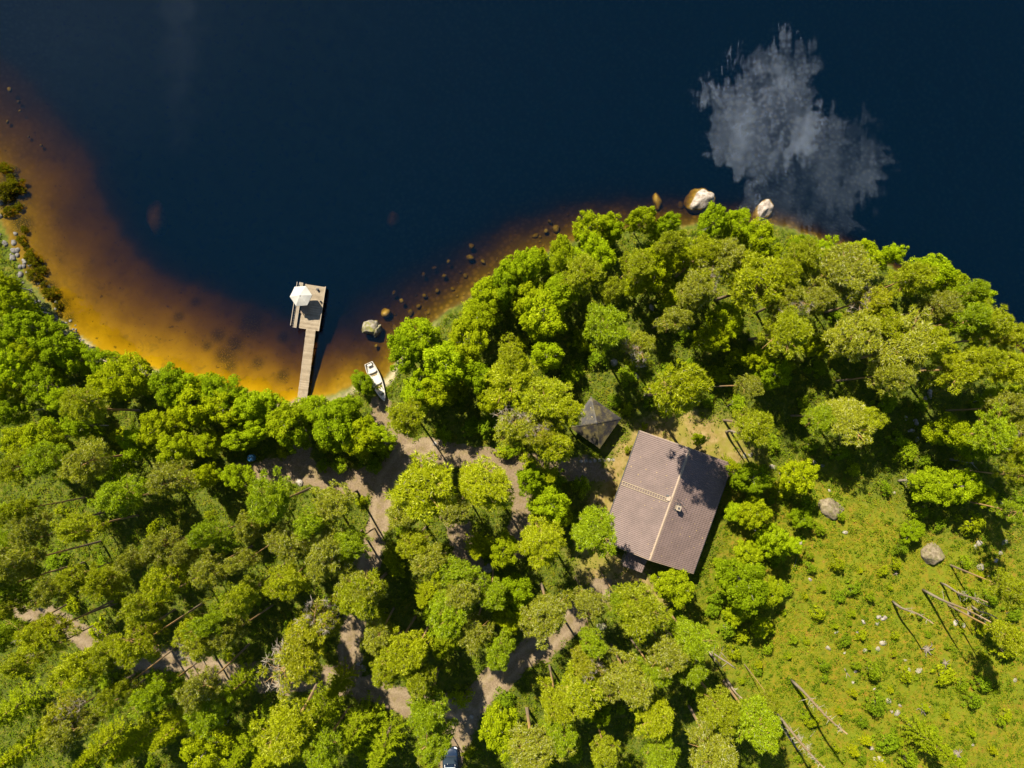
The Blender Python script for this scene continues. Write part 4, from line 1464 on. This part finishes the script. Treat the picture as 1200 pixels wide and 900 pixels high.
A, B, prz, PL, plat = deck('platform', (361.8, 386.2), (370, 333.4), 2.45, pier)
wA, wB, wrz, WLn, walk = deck('walkway', (353.2, 474), (364.8, 382.8), 1.12, pier, DZ + .05)
for c, rz, w, L_, z in ((A, prz, 2.45, PL, DZ), (wA, wrz, 1.12, WLn, DZ + .05)):
    Rm = Matrix.Rotation(rz, 3, 'Z')
    for dx in (-w / 2 + .12, w / 2 - .12):
        MB().bar(c + Rm @ Vector((dx, .05, z - .12)), c + Rm @ Vector((dx, L_ - .05, z - .12)), .1, .14).build('beam', M['dark_wood'], pier)
    for yy in np.linspace(.4, L_ - .3, 4 if w > 2 else 5):
        for dx in (-w / 2 + .06, w / 2 - .06):
            p = c + Rm @ Vector((dx, yy, 0))
            b_ = hz(p.x + pier.location.x, p.y + pier.location.y)
            MB().tube([(p.x, p.y, min(b_, 0) - .3), (p.x, p.y, z - .06)], .07, 8).build('post', M['dark_wood'], pier)
Rm = Matrix.Rotation(prz, 3, 'Z')
# slatted bench running along the lake side edge of the platform
bn = empty('bench', A + Rm @ Vector((-1.52, 0, DZ)), prz)
bn.parent = pier
for i, dx in enumerate((-.24, -.12, 0, .12)):
    MB().box((dx, 2.6, .38), (.085, 5.3, .035)).build('slat', M['grey_wood'], bn)
for yy in (.2, 1.8, 3.4, 5.0):
    MB().box((.02, yy, .18), (.42, .07, .36)).build('leg', M['dark_wood'], bn)
for i in range(9):
    MB().bar((-.33, .25 + i * .3, .36), (-.42, .25 + i * .3, .78), .04).build('rail_post', M['grey_wood'], bn)
MB().bar((-.42, .1, .80), (-.42, 5.2, .80), .06).build('rail', M['grey_wood'], bn)
bx = MB()
for dx in (-1.08, -.9, 1.19):
    MB().box((dx, PL / 2, DZ + .06), (.07, PL - .1, .08)).build('edge_rail', M['grey_wood'], plat) if dx > 0 else None
for o in plat.children:
    pass
hw_ = A + Rm @ Vector((.35, PL - .55, 0))
mp = empty('mooring_bollard', (pier.location.x + hw_.x, pier.location.y + hw_.y, DZ + .002))
tag(mp, "small dark mooring bollard on the pier platform's upper end", 'bollard')
MB().lathe([(.10, 0), (.09, .25), (.15, .30), (.13, .36), (.04, .38)], 12).build('post', M['soot'], mp, True)
MB().box((0, 0, .015), (.3, .3, .03)).build('base_plate', M['soot'], mp)
tb = A + Rm @ Vector((-.62, 2.15, 0))
tab = empty('side_table', (pier.location.x + tb.x, pier.location.y + tb.y, DZ + .002), prz)
tag(tab, "small square brown table on the pier half under the parasol", 'table')
MB().box((0, 0, .7), (.86, .92, .04)).build('tabletop', M['table'], tab, bevel=.01)
for sx in (-1, 1):
    for sy in (-1, 1):
        MB().box((sx * .36, sy * .38, .34), (.06, .06, .68)).build('leg', M['grey_wood'], tab)
ck = A + Rm @ Vector((.95, 3.4, 0))
bkt = empty('bucket', (pier.location.x + ck.x, pier.location.y + ck.y, DZ + .002))
tag(bkt, "small dark bucket at the pier platform's right edge beside the parasol's shade", 'bucket')
MB().lathe([(.09, 0), (.13, .26), (.115, .26), (.08, .03)], 14).build('body', M['soot'], bkt, True)
MB().tube([(-.13, 0, .26), (-.1, 0, .38), (0, 0, .43), (.1, 0, .38), (.13, 0, .26)], .01, 5).build('handle', M['soot'], bkt)
# parasol
pzc = DZ + 2.35
sx_, sy_ = gpx(352, 346.5, pzc)
par = empty('parasol', (sx_, sy_, DZ + .002), R_(4))
tag(par, "open white six-sided parasol standing on the pier platform", 'parasol')
cv = MB()
Rp = 1.27
NR = 6
rings = [(0, 2.62), (.42, 2.50), (.8, 2.36), (Rp, 2.14)]
vs, fs = [], []
for j, (r, z) in enumerate(rings):
    for kx in range(NR * 4):
        a_ = kx * 2 * math.pi / (NR * 4)
        ph = (kx % 4) / 4
        edge = r * math.cos(math.pi / NR) / math.cos((a_ % (2 * math.pi / NR)) - math.pi / NR)
        sag = -.05 * math.sin(ph * math.pi) * (r / Rp)
        vs.append((edge * math.cos(a_), edge * math.sin(a_), z + sag))
nn = NR * 4
for j in range(len(rings) - 1):
    for kx in range(nn):
        fs.append((j * nn + kx, j * nn + (kx + 1) % nn, (j + 1) * nn + (kx + 1) % nn, (j + 1) * nn + kx))
b = len(vs)
for kx in range(nn):
    x, y, z = vs[(len(rings) - 1) * nn + kx]
    vs.append((x, y, z - .12))
for kx in range(nn):
    fs.append(((len(rings) - 1) * nn + kx, (len(rings) - 1) * nn + (kx + 1) % nn, b + (kx + 1) % nn, b + kx))
cv.add(vs, fs)
cv.build('canopy', M['canvas'], par)
MB().tube([(0, 0, 0), (0, 0, 2.72)], .024, 10).build('pole', M['grey_wood'], par)
MB().lathe([(.34, 0), (.34, .05), (.1, .09), (.04, .3)], 18).build('base', M['soot'], par)
for kx in range(NR):
    a_ = kx * 2 * math.pi / NR
    MB().bar((.03 * math.cos(a_), .03 * math.sin(a_), 2.56), (Rp * .97 * math.cos(a_), Rp * .97 * math.sin(a_), 2.10), .02).build('rib', M['grey_wood'], par)
MB().lathe([(.05, 0), (.06, .05), (.01, .1)], 10, (0, 0, 2.64)).build('finial', M['white'], par)

# ------------------------------------------------------------------ rowboat
ba, bb = Vector((*gpx(432, 425.5, .6), 0)), Vector((*gpx(451.5, 470, .6), 0))
bd = bb - ba
boat = empty('rowboat', (*((ba + bb) / 2).xy, .24), math.atan2(bd.y, bd.x))
boat.rotation_euler[1] = R_(-3.2)
tag(boat, "white wooden rowboat with two thwarts drawn up on the shore", 'boat')
LB = bd.length
secs = []
for i in range(15):
    s = i / 14
    x = -LB / 2 + LB * s
    w = .66 * (math.sin(math.pi * (.17 + .83 * s) ** .95) ** .62 if s < .999 else 0.0)
    w = max(w, .01)
    keel = -.05 + .42 * max(0, (s - .72) / .28) ** 2 + .06 * (1 - s) ** 3
    gun = .50 + .20 * s ** 2 + .06 * (1 - s) ** 2
    secs.append((x, w, keel, gun))
hull = MB()
prof = [(0, 0), (.55, .06), (.86, .32), (1.0, 1.0)]
out, inn = [], []
vs = []
for x, w, kz, gz_ in secs:
    ring = []
    for t, q in [(-p, z) for p, z in reversed(prof)] + prof[1:]:
        ring.append(len(vs))
        vs.append((x, t * w, kz + (gz_ - kz) * q))
    out.append(ring)
for x, w, kz, gz_ in secs:
    ring = []
    xi = max(min(x, LB / 2 - .12), -LB / 2 + .05)
    for t, q in [(-p, z) for p, z in reversed(prof)] + prof[1:]:
        ring.append(len(vs))
        wi = max(w - .045, .004)
        vs.append((xi, t * wi, kz + .04 + (gz_ - kz - .04) * q))
    inn.append(ring)
fs = []
for i in range(14):
    for j in range(6):
        fs.append((out[i][j], out[i][j + 1], out[i + 1][j + 1], out[i + 1][j]))
        fs.append((inn[i][j + 1], inn[i][j], inn[i + 1][j], inn[i + 1][j + 1]))
    fs.append((out[i][0], out[i + 1][0], inn[i + 1][0], inn[i][0]))
    fs.append((out[i][6], inn[i][6], inn[i + 1][6], out[i + 1][6]))
fs.append(tuple(reversed(out[0])))
fs.append(tuple(inn[0]))
fs.append((out[0][0], inn[0][0], inn[0][6], out[0][6]))
hull.add(vs, fs)
hull.build('hull', M['boat_in'], boat)
for sd in (-1, 1):
    MB().tube([(x, sd * w, g_ + .015) for x, w, k_, g_ in secs], .032, 6).build('gunwale', M['boat'], boat)
for x, wd in ((-LB * .28, .5), (LB * .02, .52), (LB * .27, .40)):
    MB().box((x, 0, .40), (.26, wd * 2, .03)).build('thwart', M['boat'], boat)
for x, wd in ((-LB * .20, .46), (LB * .115, .48)):
    MB().box((x, 0, .07), (.22, wd * 1.5, .025)).build('bottom_board', M['thwart'], boat)
MB().box((LB * .42, 0, .56), (.55, .34, .03)).build('bow_deck', M['boat'], boat)
MB().box((-LB / 2 + .2, 0, .42), (.36, .56, .03)).build('stern_seat', M['boat'], boat)

# ------------------------------------------------------------------ car at the bottom edge
cx, cy, cz = on_ground(528, 899.5, .8)
car = empty('parked_car', (cx, cy, cz), R_(2))
tag(car, "dark blue car with roof rails half hidden under trees on the dirt track", 'car')


def loft(parent, name, mat, sections, bevel=0.0):
    """sections: (y, z0, z1, halfwidth_bottom, halfwidth_top)"""
    m = MB()
    vs, fs = [], []
    for y, z0, z1, wb, wt in sections:
        r = .12
        ring = [(-wb, z0), (-wb * 1.0, z0 + (z1 - z0) * .55), (-wt, z1 - .05), (-wt + r, z1), (0, z1 + .015), (wt - r, z1), (wt, z1 - .05), (wb, z0 + (z1 - z0) * .55), (wb, z0)]
        vs += [(x, y, z) for x, z in ring]
    n = 9
    for i in range(len(sections) - 1):
        for j in range(n):
            fs.append((i * n + j, i * n + (j + 1) % n, (i + 1) * n + (j + 1) % n, (i + 1) * n + j))
    fs.append(tuple(range(n)))
    fs.append(tuple(reversed([(len(sections) - 1) * n + j for j in range(n)])))
    m.add(vs, fs)
    return m.build(name, mat, parent, True)


loft(car, 'body', M['paint_blue'], [(2.28, .42, .62, .62, .52), (2.2, .30, .74, .80, .68), (2.0, .28, .86, .88, .78), (1.65, .28, .95, .91, .83), (1.3, .28, 1.02, .92, .86), (-1.9, .28, 1.02, .92, .86), (-2.25, .35, .95, .86, .8)])
loft(car, 'window', M['glass'], [(1.4, .98, 1.02, .80, .74), (.8, .98, 1.46, .80, .64), (-1.6, .98, 1.46, .80, .64), (-2.15, .98, 1.03, .78, .74)])
loft(car, 'roof', M['paint_blue'], [(.72, 1.44, 1.50, .66, .58), (.3, 1.44, 1.54, .68, .60), (-1.2, 1.44, 1.54, .68, .60), (-1.65, 1.44, 1.5, .66, .58)])
for sx in (-1, 1):
    MB().tube([(sx * .58, .65, 1.5), (sx * .58, .5, 1.6), (sx * .58, -1.4, 1.6), (sx * .58, -1.55, 1.5)], .025, 6).build('roof_rail', M['chrome'], car)
    MB().box((sx * .62, 2.13, .70), (.34, .22, .12), R_(sx * -28)).build('headlight', M['chrome'], car, bevel=.03)
    MB().box((sx * 1.0, 1.1, 1.03), (.2, .12, .14)).build('mirror', M['paint_blue'], car, bevel=.03)
    for yy in (1.42, -1.42):
        w = MB()
        w.tube([(sx * .70, yy, .33), (sx * .93, yy, .33)], .33, 20)
        wo = w.build('wheel', M['tyre'], car)
        MB().tube([(sx * .90, yy, .33), (sx * .938, yy, .33)], .2, 14).build('rim', M['chrome'], wo)
for yy in (.35, -.75):
    MB().tube([(-.6, yy, 1.625), (.6, yy, 1.625)], .03, 6).build('cross_bar', M['chrome'], car)
MB().box((-.3, -.1, 1.71), (.5, .75, .14)).build('roof_case', M['white'], car, bevel=.05)
MB().box((0, 1.42, 1.05), (1.3, .03, .03)).build('wiper', M['soot'], car)

# ------------------------------------------------------------------ blue barrel in the shade
qx, qy, qz = on_ground(294.5, 536.5, .6)
brl = empty('barrel', (qx, qy, qz))
tag(brl, "blue plastic barrel with pale lid in the shade at the end of the track", 'barrel')
MB().lathe([(.36, 0), (.40, .12), (.42, .4), (.42, .55), (.40, .85), (.35, .95)], 22).build('body', M['barrel'], brl, True)
MB().lathe([(.36, .95), (.36, .99), (.30, 1.0)], 22).build('lid', M['barrel'], brl)
for kx in (-1, 1):
    MB().lathe([(.06, 0), (.06, .05), (.04, .06)], 10, (kx * .18, .05, 1.0)).build('cap', M['white'], brl)

write_labels()

# ------------------------------------------------------------------ sun, sky with a cloud, camera
EL, AZX, AZY = R_(52), -.52, .855
sun = bpy.data.lights.new('sun', 'SUN')
sun.energy = 5.0
sun.angle = R_(.5)
sun.color = (1.0, .92, .74)
so = link(bpy.data.objects.new('sun', sun))
so.rotation_euler = Vector((AZX * math.cos(EL), AZY * math.cos(EL), math.sin(EL))).to_track_quat('Z', 'Y').to_euler()

world = bpy.data.worlds.new('World')
scene.world = world
world.use_nodes = True
wt = world.node_tree
wt.nodes.clear()
N_ = lambda k_: wt.nodes.new('ShaderNode' + k_)
wo = N_('OutputWorld')
bg = N_('Background')
sky = N_('TexSky')
sky.sky_type = 'NISHITA'
sky.sun_disc = False
sky.dust_density = .15
sky.ozone_density = 2.5
sky.air_density = 1.0
sky.sun_elevation = EL
sky.sun_rotation = math.atan2(AZX, AZY)
bg.inputs['Strength'].default_value = .062
# clouds: soft patches laid out on a flat layer overhead
tc = N_('TexCoord')
sp = N_('SeparateXYZ')
wt.links.new(tc.outputs['Generated'], sp.inputs[0])


def wm_(op, a_, b_=0.0, clamp=False):
    nd = N_('Math')
    nd.operation = op
    nd.use_clamp = clamp
    for i, v in enumerate((a_, b_)):
        if isinstance(v, bpy.types.NodeSocket):
            wt.links.new(v, nd.inputs[i])
        else:
            nd.inputs[i].default_value = v
    return nd.outputs[0]


zz = wm_('MAXIMUM', sp.outputs[2], .05)
lx, ly = wm_('DIVIDE', sp.outputs[0], zz), wm_('DIVIDE', sp.outputs[1], zz)
cb = N_('CombineXYZ')
wt.links.new(lx, cb.inputs[0])
wt.links.new(ly, cb.inputs[1])


def wnoise(scale, det, rough):
    nz = N_('TexNoise')
    wt.links.new(cb.outputs[0], nz.inputs['Vector'])
    nz.inputs['Scale'].default_value = scale
    nz.inputs['Detail'].default_value = det
    nz.inputs['Roughness'].default_value = rough
    return nz.outputs['Fac']


n_a, n_b = wnoise(13, 7, .68), wnoise(19, 8, .75)
cloud = veil = None
for (px_, py_, rx_, ry_, amp) in ((898, 142, 76, 78, 1.0), (868, 165, 52, 40, .95), (980, 185, 58, 54, .45), (935, 240, 85, 42, .24), (915, 85, 48, 38, .8),
                                  (210, -30, 34, 230, .07), (60, 40, 260, 180, .03)):
    ox, oy = (px_ - NU) / FPX, (NV - py_) / FPX
    dx = wm_('DIVIDE', wm_('SUBTRACT', lx, ox), rx_ / FPX)
    dy = wm_('DIVIDE', wm_('SUBTRACT', ly, oy), ry_ / FPX)
    rr = wm_('SQRT', wm_('ADD', wm_('MULTIPLY', dx, dx), wm_('MULTIPLY', dy, dy)))
    if amp > .2:
        rr = wm_('ADD', rr, wm_('MULTIPLY', wm_('SUBTRACT', n_a, .5), 2.3))
        m = wm_('MULTIPLY', wm_('SUBTRACT', 1.0, rr), 4.5, True)
    else:
        m = wm_('SUBTRACT', 1.0, rr, True)
    m = wm_('MULTIPLY', m, amp)
    if amp > .2:
        cloud = m if cloud is None else wm_('MAXIMUM', cloud, m)
    else:
        veil = m if veil is None else wm_('MAXIMUM', veil, m)
cloud = wm_('MULTIPLY', cloud, wm_('ADD', .12, wm_('MULTIPLY', wm_('SUBTRACT', n_b, .42, True), 4.2)), True)
cloud = wm_('MAXIMUM', cloud, veil)
mixc = N_('MixRGB')
wt.links.new(cloud, mixc.inputs['Fac'])
wt.links.new(sky.outputs[0], mixc.inputs['Color1'])
mixc.inputs['Color2'].default_value = (70, 78, 88, 1)
wt.links.new(mixc.outputs[0], bg.inputs['Color'])
wt.links.new(bg.outputs[0], wo.inputs['Surface'])

cam = bpy.data.cameras.new('camera')
co = link(bpy.data.objects.new('camera', cam))
co.location = (0, 0, H_CAM)
co.rotation_euler = (0, 0, 0)
cam.sensor_width = 36
cam.lens = FPX / 1200 * 36
cam.shift_y = (NV - 450) / 1200
cam.clip_start = 1
cam.clip_end = 9000
scene.camera = co

scene.view_settings.view_transform = 'Standard'
scene.view_settings.look = 'None'
scene.view_settings.exposure = 1.33
scene.view_settings.gamma = 1
scene.view_settings.use_curve_mapping = False
c = scene.cycles
c.use_denoising = True
c.max_bounces = 6
c.diffuse_bounces = 2
c.glossy_bounces = 2
c.transmission_bounces = 3
c.transparent_max_bounces = 8
c.volume_bounces = 0
c.use_adaptive_sampling = True
c.caustics_reflective = False
c.caustics_refractive = False
scene.render.use_persistent_data = False
